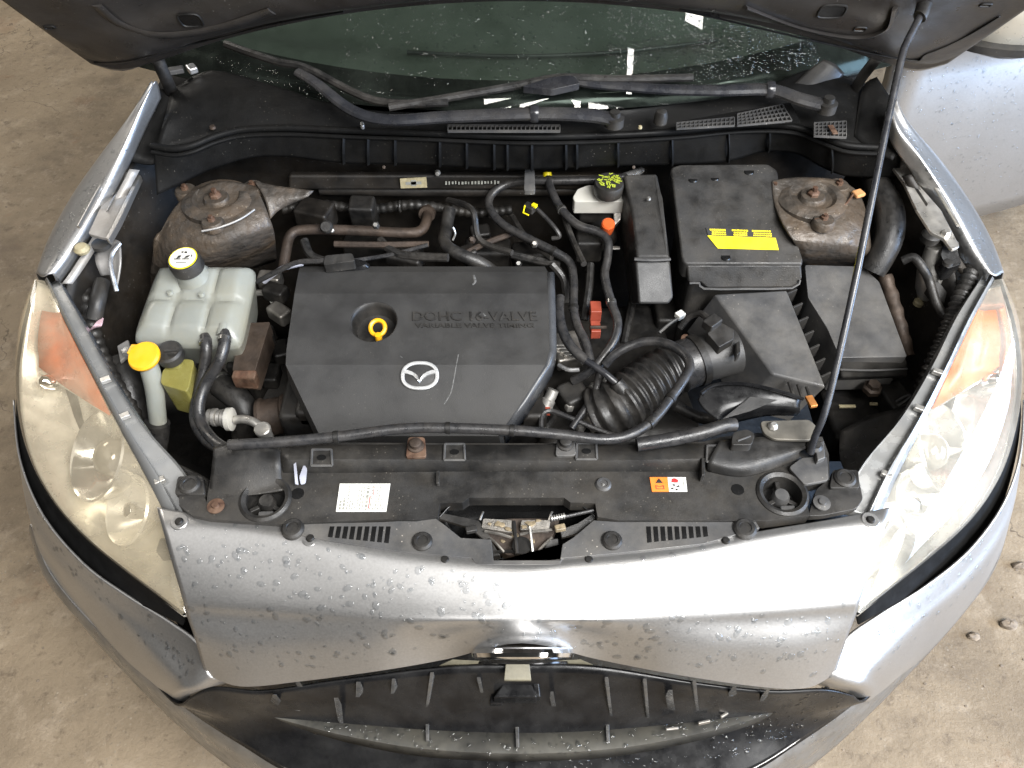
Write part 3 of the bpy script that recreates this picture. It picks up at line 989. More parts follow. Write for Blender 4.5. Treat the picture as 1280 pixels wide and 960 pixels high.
wx = [-.74 + 1.48 * i / 24 for i in range(25)]
ws = put('windshield', MB().grid([[wind(x, t) for x in wx] for t in (-.01, .1, .25, .45, .7)]), 'glass', label='wet tinted windscreen above the cowl', solid=0, angle=80)
put('frit_band', MB().grid([[wind(x, t - .0 if i == 0 else .052 + .05 * (x / .7) ** 2, -.004) for x in wx] for i, t in enumerate((-.008, .06))]), 'frit', ws, solid=.001)
put('dashboard', MB().grid(rows_of([[Vector((x, wy(x) + yy, zz_)) for x in wx[::4]] for yy, zz_ in ((.02, .955), (.12, .975), (.22, .955), (.32, .985), (.55, .99), (.70, .93), (.72, .6))], 3, 4)), 'dash', ws, solid=.004)
tube('defroster_slot', [Vector((x, wy(x) + .17, .972)) for x in (-.2, 0, .2, .4)], .004, 'ink', ws)

cowl = MB()
ca = [(192, 192, .918), (250, 180, .922), (330, 166, .925), (450, 168, .924), (600, 173, .923), (760, 173, .923), (860, 168, .924), (960, 160, .925), (1010, 172, .921), (1070, 188, .918), (1128, 190, .918)]
cb = [(205, 150, .955), (262, 110, .975), (335, 122, .965), (450, 146, .945), (600, 150, .943), (760, 148, .943), (860, 138, .948), (960, 122, .96), (1015, 108, .97), (1072, 128, .955), (1120, 160, .945)]
cc = [(214, 112, .965), (265, 88, .975), (340, 106, .968), (450, 136, .955), (600, 141, .952), (760, 138, .953), (860, 126, .957), (960, 106, .966), (1018, 86, .978), (1078, 104, .965), (1112, 130, .955)]
cowl.grid(rows_of([ca, cb, cc], 5, 4))
cowl.grid([[Vector((x, y, z)) for x in (-.70, -.3, 0, .3, .70)] for y, z in ((1.27, .90), (1.5, .90), (1.62, .95))])
cowl_o = put('cowl_panel', cowl, 'cowl', label='black plastic cowl tray below the windscreen', solid=.003)


def mesh_grille(name, q, nx, ny, parent):
    """grid of square openings: bars only"""
    mb = MB()
    bw = .22
    for i in range(nx + 1):
        s0 = i / nx
        a, b = quad_at(q, s0, 0), quad_at(q, s0, 1)
        d = (q[1] - q[0]) / nx * bw * .5
        mb.prism([a - d, a + d, b + d, b - d], .004)
    for j in range(ny + 1):
        t0 = j / ny
        a, b = quad_at(q, 0, t0), quad_at(q, 1, t0)
        d = (q[3] - q[0]) / ny * bw * .5
        mb.prism([a - d, b - d, b + d, a + d], .0036)
    return put(name, mb, 'grey_plastic', parent)


back = prism('vent_well', [(846, 160, .957), (1000, 152, .957), (988, 128, .961), (846, 152, .957)], .003, 'frit', cowl_o, bevel=0)
mesh_grille('cowl_grille', [P(922, 156, .960), P(990, 150, .960), P(978, 130, .963), P(922, 142, .962)], 12, 4, cowl_o)
mesh_grille('cowl_grille', [P(846, 160, .960), P(918, 156, .960), P(918, 146, .961), P(846, 153, .960)], 13, 2, cowl_o)
prism('vent_well', [(1018, 170, .951), (1058, 172, .951), (1058, 150, .954), (1018, 152, .954)], .003, 'frit', cowl_o, bevel=0)
mesh_grille('cowl_grille', [P(1018, 169, .954), P(1058, 171, .954), P(1058, 151, .957), P(1018, 153, .957)], 8, 4, cowl_o)
box('dead_leaf', (1041, 162, .960), (.010, .026, .002), 'rust', cowl_o, bevel=.0005, rz=.1)
mesh_grille('cowl_grille', [P(560, 163, .952), P(700, 163, .952), P(700, 156, .953), P(560, 156, .953)], 26, 1, cowl_o)
lathe('washer_jet', (825, 153, .958), [(.012, 0), (.012, .012), (.009, .022), (.004, .025), (0, .025)], 'plastic', cowl_o, seg=16)
box('trim_clip', (220, 88, .985), (.028, .016, .010), 'grey_plastic', cowl_o, rz=.3)
box('trim_clip', (240, 86, .985), (.016, .022, .012), 'bezel', cowl_o, rz=.6)
box('trim_clip', (453, 157, .945), (.007, .014, .010), 'bezel', cowl_o, rz=.2)
lathe('cowl_drop_clip', (800, 160, .952), [(.004, 0), (.003, .004), (0, .005)], 'label_pale', cowl_o, seg=10)
lathe('cowl_drop_clip', (266, 160, .945), [(.006, 0), (.005, .004), (0, .005)], 'brown', cowl_o, seg=10)
# corner fairings at the foot of the pillars
sheet('pillar_fairing', [[(994, 104, .972), (1010, 88, .985), (1030, 74, .998)], [(1004, 116, .962), (1024, 98, .978), (1044, 80, .992)], [(1020, 124, .95), (1040, 108, .962), (1056, 92, .975)]], 'plastic', cowl_o, nu=4, nv=4)
sheet('hinge_pocket', [[(1068, 170, .93), (1078, 110, .97), (1096, 96, .985)], [(1092, 190, .92), (1104, 150, .95), (1112, 120, .97)], [(1116, 200, .92), (1126, 172, .94), (1120, 130, .965)]], 'cowl', cowl_o, nu=4, nv=4)
sheet('hinge_pocket', [[(160, 200, .91), (184, 140, .95), (198, 110, .975)], [(190, 205, .90), (206, 150, .93), (216, 112, .96)], [(222, 190, .91), (232, 150, .94), (240, 96, .975)]], 'cowl', cowl_o, nu=4, nv=4)


def wiper(pts, blade, nut, lab, clip):
    a = put('wiper_arm', MB().tube([P(*p) for p in pts], lambda t: .0155 - .006 * t, n=10, flat=.7), 'wiper', label=lab)
    put('wiper_blade', MB().tube([P(*p) for p in blade], .0065, n=8, flat=1.1), 'rubber', a)
    lathe('pivot_nut', nut, [(.017, -.01), (.017, .006), (.010, .008), (.009, .016), (0, .017)], 'plastic', a, seg=20)
    lathe('arm_clip', clip, [(.014, -.007), (.015, -.003), (.015, .003), (.014, .007)], 'wiper', a, axis=(1, -.05, 0), seg=16)
    return a


wiper([(770, 150, .972), (735, 144, .980), (668, 142, .986), (560, 146, .985), (486, 150, .985), (440, 138, .99), (395, 104, 1.01), (372, 90, 1.016)],
      [(282, 55, 1.03), (312, 66, 1.028), (350, 78, 1.022), (385, 86, 1.02), (470, 126, .995), (560, 128, .994)], (768, 150, .972), 'black wiper arm lying across the middle of the cowl', (668, 142, .986))
wiper([(1032, 132, .982), (1000, 124, .990), (962, 112, .996), (900, 113, .998), (840, 112, .999), (780, 108, 1.0), (735, 104, 1.003), (712, 98, 1.008)],
      [(486, 134, .992), (560, 122, .998), (640, 108, 1.006), (700, 97, 1.013), (770, 99, 1.010), (866, 97, 1.010)], (1034, 132, .984), 'black wiper arm on the right side of the windscreen', (962, 112, .996))
prism('wiper_joint', [(652, 108, 1.012), (690, 96, 1.02), (716, 94, 1.02), (726, 104, 1.016), (690, 112, 1.012)], .012, 'wiper', cowl_o, r=4)

# seal and ribbed cowl face
seal_pts = [(190, 182, .925), (215, 186, .925), (240, 182, .927), (270, 170, .930), (305, 162, .932), (360, 160, .932), (430, 163, .931), (520, 166, .930), (650, 171, .930), (760, 169, .930), (850, 164, .931), (910, 158, .932), (960, 156, .932), (995, 159, .931), (1025, 170, .928), (1055, 181, .926), (1090, 184, .925), (1128, 184, .925)]
seal = tube('cowl_seal', seal_pts, .0062, 'cowl', None, 'long rubber seal along the top of the cowl', n=10, smooth=5)
tube('seal_lip', [(u, v + 8, z - .007) for u, v, z in seal_pts], .0036, 'cowl', seal, n=8, smooth=5)
face_lo = [(196, 244, .86), (222, 232, .865), (260, 214, .87), (310, 198, .88), (360, 196, .88), (430, 204, .872), (520, 206, .868), (650, 212, .866), (760, 208, .868), (850, 206, .868), (910, 202, .87), (955, 190, .878), (995, 192, .876), (1025, 208, .868), (1055, 220, .862), (1090, 222, .862), (1124, 222, .862)]
face_hi = [(192, 190, .918), (216, 194, .918), (262, 180, .922), (310, 169, .925), (360, 167, .925), (430, 170, .924), (520, 173, .923), (650, 178, .923), (760, 176, .923), (850, 171, .924), (910, 165, .925), (957, 163, .925), (995, 167, .924), (1025, 178, .921), (1055, 188, .919), (1090, 191, .918), (1126, 191, .918)]
face_mid = [((a[0] + b[0]) / 2, (a[1] + b[1]) / 2 - 1, (a[2] + b[2]) / 2 + .002) for a, b in zip(face_lo, face_hi)]
cf = put('cowl_front_panel', MB().grid(rows_of([face_hi, face_mid, face_lo], 5, 4)), 'cowl', label='ribbed black plastic panel along the front of the cowl', solid=-.004, angle=60)
Fh, Fl = cr([P(*p) for p in face_hi], 8), cr([P(*p) for p in face_lo], 8)
for u in [430, 460, 494, 556, 578, 624, 640, 667, 706, 723, 772, 838, 908, 964, 1040]:
    k = min(range(len(Fh)), key=lambda i: abs((Fh[i] - CAM).x / (Fh[i] - CAM).dot(FWD) * F + 640 - u))
    a, b = Fh[k] + Vector((0, -.002, 0)), Fl[k] + Vector((0, -.002, 0))
    put('rib', MB().tube([a, a.lerp(b, .5) + Vector((0, -.006, 0)), b], .0018, n=6, smooth=3, flat=2.), 'cowl', cf)
for u, v in [(480, 209), (792, 209)]:
    lathe('panel_clip', (u, v, .866), [(.003, 0), (.003, .002), (0, .003)], 'brown', cf, seg=12, axis=(0, -.8, .5))

# ---- body shell around the bay
shell = MB()
yf = 1.315
shell.grid(rows_of([[Vector((x, yf + .02 * abs(x), z)) for x in (-.72, -.4, 0, .4, .72)] for z in (.90, .80, .72, .55, .28)], 4, 3))
fw = put('firewall', shell, 'body', label='grimy dark firewall behind the engine', solid=.01)
tube('firewall_bar', [PY(400, 236, 1.29), PY(520, 238, 1.29), PY(640, 238, 1.29), PY(760, 236, 1.29)], .012, 'body', fw, smooth=3)
st, q = sticker('firewall_label', [PY(501, 235, 1.27), PY(534, 234, 1.27), PY(533, 221, 1.27), PY(500, 223, 1.27)], 'label_pale', fw)
prints('print', q, [(.2, .35, .8, .65), (.4, .2, .6, .8)], 'ink_grey', st)
put('firewall_ledge', MB().prism([PY(360, 238, 1.272), PY(800, 238, 1.272), PY(800, 219, 1.276), PY(360, 219, 1.276)], Vector((0, .02, -.004))), 'body', fw, bevel=.006)
q = [PY(556, 231, 1.269), PY(625, 230, 1.269), PY(625, 225, 1.269), PY(556, 226, 1.269)]
prints('stamped_code', q, [(i / 17 + .01, random.uniform(0, .2), i / 17 + random.uniform(.03, .05), random.uniform(.7, 1)) for i in range(17)], 'ink_grey', fw)
lathe('firewall_stud', PY(547, 216, 1.27), [(.006, 0), (.004, .006), (0, .007)], 'zinc', fw, axis=(0, -1, .3), seg=10)
tray = MB()
tray.add([Vector((-.60, .56, .30)), Vector((.60, .56, .30)), Vector((.84, .85, .30)), Vector((.86, 1.36, .30)), Vector((-.86, 1.36, .30)), Vector((-.84, .85, .30))], [(0, 1, 2, 3, 4, 5)])
put('undertray', tray, 'dark', label='dark undertray at the bottom of the engine bay', solid=.01)
for s in (-1, 1):
    mb = MB()
    pts_t = [Vector((s * .68, 1.30, .89)), Vector((s * .755, 1.15, .84)), Vector((s * .79, 1.0, .76)), Vector((s * .77, .86, .68)), Vector((s * .67, .70, .60)), Vector((s * .56, .60, .55))]
    rowsx = [[p for p in pts_t], [p + Vector((-s * .03, 0, -.12)) for p in pts_t], [p + Vector((-s * .035, 0, -.35)) for p in pts_t]]
    put('inner_wing', MB().grid(rows_of(rowsx, 4, 4)), 'body', label='dirty inner wing panel on the %s side of the bay' % ('left' if s < 0 else 'right'), solid=.006)
put('front_panel', MB().prism([Vector((-.56, .585, .62)), Vector((.56, .585, .62)), Vector((.56, .61, .62)), Vector((-.56, .61, .62))], .30), 'dark', label='dark radiator behind the grille', bevel=.004)


# ---- strut towers
def strut(s):
    c = (272, 252, .842) if s < 0 else (1014, 250, .846)
    C = P(*c)
    if s < 0:
        rws = [[(196, 300, .80), (216, 262, .835), (240, 240, .85), (275, 226, .86), (318, 232, .855)],
               [(192, 312, .78), (214, 280, .825), (250, 262, .843), (290, 250, .848), (328, 250, .845)],
               [(190, 326, .75), (214, 306, .805), (254, 290, .832), (300, 278, .838), (336, 270, .83)],
               [(188, 345, .70), (220, 332, .76), (262, 318, .795), (308, 304, .80), (343, 292, .79)],
               [(190, 372, .58), (230, 362, .64), (270, 350, .66), (312, 338, .66), (346, 326, .65)]]
    else:
        rws = [[(966, 226, .865), (990, 222, .862), (1020, 222, .860), (1052, 226, .855), (1074, 240, .84)],
               [(968, 252, .850), (992, 250, .848), (1022, 248, .848), (1060, 252, .845), (1082, 262, .83)],
               [(980, 282, .838), (1000, 284, .838), (1030, 282, .838), (1064, 286, .833), (1088, 296, .81)],
               [(996, 312, .80), (1010, 314, .80), (1036, 314, .80), (1068, 318, .79), (1090, 326, .76)],
               [(1000, 345, .64), (1012, 346, .64), (1040, 348, .64), (1070, 350, .63), (1092, 352, .60)]]
    t = put('strut_tower', MB().grid(rows_of(rws, 5, 5)), 'tower', label='muddy %s suspension strut tower with rusty centre nut' % ('left' if s < 0 else 'right'), solid=.005)
    put('bearing_plate', MB().lathe(C + Vector((0, 0, .002)), [(.060, -.012), (.060, .002), (.052, .008), (.040, .009), (.034, .003), (.024, .002), (.020, .010), (0, .010)], seg=36, sx=1.05), 'tower', t)
    put('centre_nut', MB().lathe(C + Vector((0, 0, .011)), [(.011, 0), (.011, .006), (.008, .009), (.005, .010), (.005, .017), (0, .018)], seg=6), 'rust', t)
    for k in range(3):
        a = R(35 + 120 * k)
        p = C + Vector((cos(a) * .070, sin(a) * .062, .004))
        put('plate_lug', MB().lathe(p, [(.020, -.012), (.020, .0), (.017, .004), (0, .004)], seg=20), 'tower', t)
        put('plate_nut', MB().lathe(p, [(.007, .003), (.007, .009), (.004, .010), (.004, .014), (0, .014)], seg=6), 'rust', t)
    return t


tow_l, tow_r = strut(-1), strut(1)
sheet('tower_gusset', [[(318, 226, .862), (345, 232, .852), (392, 238, .842)], [(330, 246, .848), (350, 248, .842), (384, 246, .838)], [(338, 274, .82), (350, 262, .825), (372, 252, .83)]], 'tower', tow_l, nu=4, nv=4)
tube('tower_seam', zz([(252, 289), (275, 284), (300, 274), (318, 262)], .846), .002, 'silver_dull', tow_l)
tube('tower_seam', zz([(1018, 275), (1040, 268), (1058, 254), (1068, 240)], .852), .0022, 'rust', tow_r)
box('rust_flake', (1073, 242, .852), (.02, .018, .008), mk('orange_rust', (.50, .25, .10), .8, 0, .3, 60, .3, 200), tow_r, rz=.4)

# ---- engine block mass under everything
blk = MB()
blk.box(Vector((-.17, .98, .54)), (.46, .34, .26))
blk.box(Vector((-.17, .93, .66)), (.40, .24, .04))
eng = put('engine_block', blk, 'dark', label='dark engine block under the plastic cover', bevel=.01)
box('gearbox', Vector((.17, .96, .50)), (.30, .34, .24), 'dark', None, 'dark gearbox casing below the intake hose', rz=.15, bevel=.03)
for k, (u, v, z, sx, sy, sz) in enumerate([(320, 452, .60, .05, .12, .10), (610, 318, .70, .09, .05, .05), (660, 322, .70, .06, .05, .05), (480, 316, .68, .16, .04, .06), (700, 420, .62, .05, .10, .08), (735, 470, .58, .08, .10, .06), (690, 540, .52, .06, .05, .05), (840, 400, .60, .08, .08, .08)]):
    box('engine_casting', (u, v, z), (sx, sy, sz), 'dark', eng, bevel=.008, rz=.2 * (k % 3 - 1))

# ---- engine cover
ec_rows = [(333, 375, 681, .766), (340, 373, 685, .771), (367, 368, 686, .774), (437, 358, 688, .752), (456, 357, 683, .746), (500, 378, 655, .722), (545, 400, 624, .698)]
poly = [(l, v, z) for v, l, r_, z in ec_rows] + [(r_, v, z) for v, l, r_, z in ec_rows[::-1]]
ecm = MB()
n = len(ec_rows)
tv = [P(l, v, z) for v, l, r_, z in ec_rows] + [P(r_, v, z) for v, l, r_, z in ec_rows]
bv = [p + Vector((math.copysign(.004, p.x - P(525, 430, .75).x), 0, -.045)) for p in tv]
fs = [(i, i + 1, n + i + 1, n + i) for i in range(n - 1)]
fs += [(2 * n + n + i, 2 * n + n + i + 1, 2 * n + i + 1, 2 * n + i) for i in range(n - 1)]
loop = list(range(n)) + list(range(2 * n - 1, n - 1, -1))
for a, b in zip(loop, loop[1:] + loop[:1]):
    fs.append((a, 2 * n + a, 2 * n + b, b))
ecm.add(tv + bv, fs)
ecov = put('engine_cover', ecm, 'cover', label='charcoal plastic engine cover with round filler recess', bevel=.003, seg=3)
# slope of the middle panel
def on_cover(u, v, lift=0.):
    for (v0, _, _, z0), (v1, _, _, z1) in zip(ec_rows, ec_rows[1:]):
        if v <= v1:
            a, b = P(u, v0, z0), P(u, v1, z1)
            d = ray(u, v)
            nn = (b - a).cross(Vector((1, 0, 0))).normalized()
            if nn.z < 0:
                nn = -nn
            t = (a - CAM).dot(nn) / d.dot(nn)
            return CAM + d * t + nn * lift, nn
    return P(u, v, .7), Vector((0, 0, 1))


ch = [[P(r_ - 1, v, z + .0004) for v, l, r_, z in ec_rows[1:]], [P(r_ + 5, v, z - .002) for v, l, r_, z in ec_rows[1:]], [P(r_ + 8, v, z - .008) for v, l, r_, z in ec_rows[1:]], [P(r_ + 8, v, z - .012) + Vector((0, 0, -.03)) for v, l, r_, z in ec_rows[1:]]]
put('cover_edge', MB().grid(ch), mk('lit_charcoal_edge', (.05, .052, .056), .30, 0, .1, 20, .05, 500, dust=.2, dcol=(.1, .1, .095)), ecov, solid=.002, angle=50)  # cover colour lifted and blued for the daylight caught on this edge
oc, on_ = on_cover(467, 402)
cut(ecov, MB().lathe(oc - on_ * .034, [(.036, 0), (.040, .02), (.041, .036), (.047, .044), (.047, .06)], axis=on_, seg=40))
wl = put('filler_well', MB().lathe(oc - on_ * .034, [(0, .0), (.034, .001), (.040, .02), (.0412, .033)], axis=on_, seg=40, cap=False), 'plastic', ecov, solid=.0015)
rc = oc - on_ * .022 + Vector((.006, -.008, 0))
ring = [rc + Vector(((.0125) * cos(2 * pi * k / 28), .0120 * sin(2 * pi * k / 28), .010 + .006 * sin(2 * pi * k / 28))) for k in range(29)]
dip = put('dipstick_ring', MB().tube(ring, .0040, n=8, smooth=0, cap=False, flat=1.2), 'yellow', ecov, label='yellow dipstick ring in the round recess')
lathe('dipstick_stem', rc + Vector((.002, -.016, -.006)), [(.006, 0), (.006, .016), (0, .017)], 'yellow', ecov, seg=10)
q = [on_cover(516, 401.5)[0], on_cover(672, 401.5)[0], on_cover(670, 390)[0], on_cover(516, 390)[0]]
text_mesh('lettering', 'DOHC 16-VALVE', q, 'plastic', ecov, .0022)
q = [on_cover(519, 410)[0], on_cover(668, 410)[0], on_cover(667, 404.5)[0], on_cover(519, 404.5)[0]]
text_mesh('lettering', 'VARIABLE VALVE TIMING', q, 'plastic', ecov, .0018)
# oval winged emblem
mc_, mn = on_cover(525, 470)
ex = Vector((1, 0, 0))
ey = mn.cross(ex).normalized()
put('emblem_seat', MB().lathe(mc_, [(.0325, -.002), (.0325, .0014), (.031, .0022), (0, .0022)], axis=mn, seg=40, sx=1, sy=.80), 'cover', ecov)
em = MB()
rg = []
for k in range(57):
    a = 2 * pi * k / 56
    ca_, sa_ = cos(a), sin(a)
    rg.append(mc_ + ex * (.0285 * math.copysign(abs(ca_) ** .85, ca_)) + ey * (.0218 * math.copysign(abs(sa_) ** .85, sa_)) + mn * .0035)
em.tube(rg, .0032, n=8, smooth=0, cap=False, flat=.7)


def ep(x, y):
    return mc_ + ex * (x * .0285) + ey * (y * .0218) + mn * .0058


for sg in (-1, 1):
    top = [ep(sg * .97, .42), ep(sg * .70, .40), ep(sg * .42, .26), ep(sg * .18, .04), ep(0, -.30), ep(0, -.62), ep(sg * .14, -.34), ep(sg * .40, -.02), ep(sg * .72, .12), ep(sg * .95, .16)]
    em.prism(top, mn * -.004)
put('emblem', em, 'badge', ecov, label='chrome winged oval emblem on the engine cover')
for pts_, rr_ in (([(573, 443), (570, 458), (567, 475), (563, 492), (555, 505)], .0009), ([(592, 344), (594, 352), (590, 356)], .0022), ([(604, 392), (607, 395)], .0012), ([(500, 445), (503, 447)], .0006)):
    put('scuff', MB().tube([on_cover(u, v, .0001)[0] for u, v in pts_], rr_, n=6, flat=.25), 'scuff', ecov)
# coil connector and harness at the cover's rear left corner
lathe('cover_stud', on_cover(440, 334)[0], [(.020, -.02), (.022, .004), (.018, .010), (0, .011)], 'gloss', ecov, seg=24, sx=1.5, sy=.6)
hz = tube('sensor_harness', [(322, 352, .74), (345, 340, .765), (372, 328, .785), (400, 326, .79), (418, 323, .79)], .005, 'hose', None, 'thin black sensor lead behind the engine cover', n=8)
tube('harness_branch', [(330, 352, .74), (352, 336, .77), (378, 329, .783)], .005, 'blue_film', hz, n=8)
prism('connector', [(404, 331, .793), (406, 319, .80), (440, 316, .80), (444, 326, .795)], .02, 'plastic', hz, r=3)

# pipes and hoses behind the engine
hp = tube('heater_pipe', [PY(354, 338, 1.10), PY(358, 312, 1.14), PY(364, 293, 1.17), PY(384, 287, 1.18), PY(440, 288, 1.18), PY(508, 291, 1.18), PY(526, 288, 1.19), PY(533, 276, 1.22), PY(534, 262, 1.28)], .0098, 'brown', None, 'bent brown metal heater pipe at the firewall', n=12)
lathe('pipe_cap', PY(409, 284, 1.165), [(.009, -.004), (.012, 0), (.012, .010), (.009, .014), (0, .014)], 'plastic', hp, axis=(0, -.7, .7), seg=18)
lathe('pipe_collar', PY(534, 266, 1.26), [(.016, -.006), (.018, 0), (.016, .010)], 'brown', hp, axis=(0, -.9, .3), seg=18)
lathe('pipe_nut', PY(415, 288, 1.162), [(.005, 0), (.004, .005), (0, .006)], 'zinc', hp, axis=(0, -.7, .7), seg=8)
tube('coolant_pipe', [PY(418, 305, 1.14), PY(470, 306, 1.14), PY(536, 305, 1.15)], .006, 'brown', None, 'thin straight metal pipe under the heater pipe', n=8)
tube('thin_pipe', [PY(440, 326, 1.10), PY(490, 318, 1.12), PY(535, 306, 1.14)], .004, 'hose', None, 'thin black line crossing behind the engine cover', n=8)
tube('heater_hose', [PY(562, 262, 1.24), PY(558, 285, 1.20), PY(556, 305, 1.15), PY(575, 318, 1.12), PY(602, 330, 1.11), PY(630, 350, 1.11)], .0125, 'rubber', None, 'thick black heater hose behind the engine cover', n=12)
tube('hose_clamp', [PY(566, 284, 1.17), PY(569, 292, 1.165), PY(566, 300, 1.16)], .002, 'zinc', None, 'bright wire clamp on the heater hose', n=6)
tube('vacuum_pipe', [PY(575, 320, 1.12), PY(605, 305, 1.16), PY(640, 292, 1.19)], .006, 'brown', None, 'brown metal stub pipe right of the heater hose', n=8)

fl_ = tube('firewall_loom', [PY(352, 262, 1.25), PY(400, 256, 1.27), PY(460, 262, 1.27), PY(520, 256, 1.27), PY(590, 266, 1.27), PY(640, 262, 1.27)], .010, 'dark', None, 'dark taped wiring loom across the firewall', n=10, rib=(.014, .08))
for k, (u, v) in enumerate([(372, 258), (446, 262), (500, 258), (566, 263), (612, 265)]):
    lathe('loom_tie', PY(u, v, 1.265), [(.0115, -.002), (.0125, 0), (.0115, .002)], 'plastic', fl_, axis=(1, 0, 0), seg=12)
for k, (u, v, y, sx, sy, sz) in enumerate([(395, 270, 1.24, .07, .05, .05), (455, 268, 1.25, .05, .04, .07), (600, 292, 1.24, .04, .03, .03), (585, 318, 1.14, .03, .03, .03), (505, 324, 1.12, .07, .025, .025)]):
    box('bracket', PY(u, v, y), (sx, sy, sz), ('body', 'dark', 'dark')[k % 3], fw, rz=.25 * (k % 4) - .3, rx=.15 * (k % 3), bevel=.006)
for k, pts in enumerate([[(560, 250, 1.26), (590, 262, 1.2), (600, 300, 1.16), (640, 316, 1.12)], [(475, 300, 1.16), (500, 318, 1.12), (560, 322, 1.10)], [(640, 270, 1.25), (660, 300, 1.18), (690, 322, 1.12)], [(380, 300, 1.15), (390, 320, 1.12), (420, 330, 1.1)], [(705, 270, 1.2), (716, 300, 1.15), (730, 330, 1.08)]]):
    tube('engine_hose', [PY(*p) for p in pts], .006 + .002 * (k % 2), 'rubber', eng, n=8)
for k, (u, v) in enumerate([(470, 282), (590, 300), (668, 305), (648, 330)]):
    lathe('bay_bolt', PY(u, v, 1.13 if v < 340 else 1.0), [(.007, -.004), (.007, .004), (.004, .008), (0, .008)], ('steel', 'brown', 'alu')[k % 3], eng, seg=6, axis=(0, -.6, .8))

# ---- coolant expansion tank
TQ = [P(163, 422, .735), P(298, 428, .735), P(318, 330, .775), P(196, 330, .775)]
tk = MB()
nx_, ny_ = 30, 24
top = []
for j in range(ny_ + 1):
    r = []
    for i in range(nx_ + 1):
        s_, t_ = i / nx_, j / ny_
        # six pillowy cells
        cs, ct = (s_ * 3) % 1 if s_ < 1 else 1, (t_ * 2) % 1 if t_ < 1 else 1
        pil = (max(0, sin(pi * cs)) ** .35) * (max(0, sin(pi * ct)) ** .35)
        edge = min(1, min(s_, 1 - s_) * 9, min(t_, 1 - t_) * 8)
        z = .004 + .010 * pil * edge + .010 * edge ** .5
        # rounded plan corners
        du, dv = abs(s_ - .5) * 2, abs(t_ - .5) * 2
        k = 1 - .06 * (du ** 6) * (dv ** 6)
        p = quad_at(TQ, .5 + (s_ - .5) * k, .5 + (t_ - .5) * k)
        r.append(p + Vector((0, 0, z - .012)))
    top.append(r)
tk.grid(top)
rim = top[0] + [r[-1] for r in top[1:]] + top[-1][::-1][1:] + [r[0] for r in top[::-1][1:-1]]
cen = sum(rim, Vector()) / len(rim)
s1 = [cen + (p - cen) * 1.03 + Vector((0, 0, -.008)) for p in rim]
s2 = [cen + (p - cen) * 1.0 + Vector((0, 0, -.016)) for p in rim]
s3 = [cen + (p - cen) * .80 + Vector((0, .02, -.10)) for p in rim]
for a_, b_ in ((rim, s1), (s1, s2), (s2, s3)):
    tk.grid([a_ + a_[:1], b_ + b_[:1]])
tank = put('coolant_tank', tk, 'tank', label='milky white coolant expansion tank with six pillowed cells', angle=75)
nk = P(239, 340, .785)
tax = Vector((-.05, -.12, 1)).normalized()
lathe('tank_neck', nk - tax * .02, [(.034, -.012), (.030, .008), (.026, .014), (.026, .04)], 'tank', tank, axis=tax, seg=32)
cp = put('tank_cap', MB().lathe(nk + tax * .010, [(.026, 0), (.0285, .002), (.0285, .022), (.0265, .026), (0, .0262)], axis=tax, seg=36), 'plastic', tank, label='black tank cap with a cream pictogram disc')
for k in range(24):
    pass
dc = nk + tax * .0365
put('cap_disc_rim', MB().lathe(dc, [(.0245, 0), (.0245, .0008), (0, .0008)], axis=tax, seg=36), 'label_yellow', cp)
put('cap_disc', MB().lathe(dc + tax * .0009, [(.0225, 0), (.0225, .0006), (0, .0006)], axis=tax, seg=36), 'label_white', cp)
e1 = Vector((1, 0, 0))
e2 = tax.cross(e1).normalized()
dq = [dc + tax * .0017 + e1 * a * .022 + e2 * b * .022 for a, b in ((-1, -1), (1, -1), (1, 1), (-1, 1))]
polys('cap_print', dq, [[(.18, .40), (.44, .40), (.44, .45), (.18, .45)], [(.50, .40), (.78, .40), (.78, .45), (.50, .45)], [(.26, .45), (.32, .60), (.44, .62), (.40, .48)], [(.56, .45), (.62, .58), (.78, .64), (.72, .50)], [(.40, .74), (.48, .74), (.48, .82), (.40, .82)], [(.52, .72), (.64, .72), (.60, .82), (.52, .82)], [(.84, .5), (.90, .62), (.80, .66)], [(.30, .22), (.70, .22), (.70, .25), (.30, .25)]], 'ink', cp)
for (u, v) in [(212, 365), (251, 367)]:
    lathe('cell_dimple', (u, v, .772), [(.006, -.004), (.005, .001), (0, .002)], 'tank', tank, seg=12)
# tank hoses
tube('tank_hose', [(257, 420, .735), (258, 434, .730), (255, 462, .70), (246, 500, .665), (244, 525, .65), (256, 548, .65), (276, 562, .66)], .0098, 'hose', None, 'left of two black hoses leaving the coolant tank', n=12)
h2 = tube('tank_hose', [(280, 413, .742), (281, 428, .738), (274, 452, .72), (258, 478, .69), (249, 505, .67), (252, 530, .655), (268, 552, .66), (292, 566, .67)], .0102, 'hose', None, 'right of two black hoses leaving the coolant tank', n=12)
lathe('hose_spigot', (280, 412, .742), [(.0115, -.012), (.0115, .008)], 'tank', h2, axis=(0, 1, .3), seg=18)
prism('tank_bracket', zz([(146, 432), (160, 424), (164, 440), (150, 452)], .70), .008, 'silver_dull', None, 'small bright bracket left of the coolant tank', bevel=.002)
lathe('tank_bolt', (160, 441, .705), [(.010, 0), (.009, .008), (0, .010)], 'zinc', tank, seg=6)

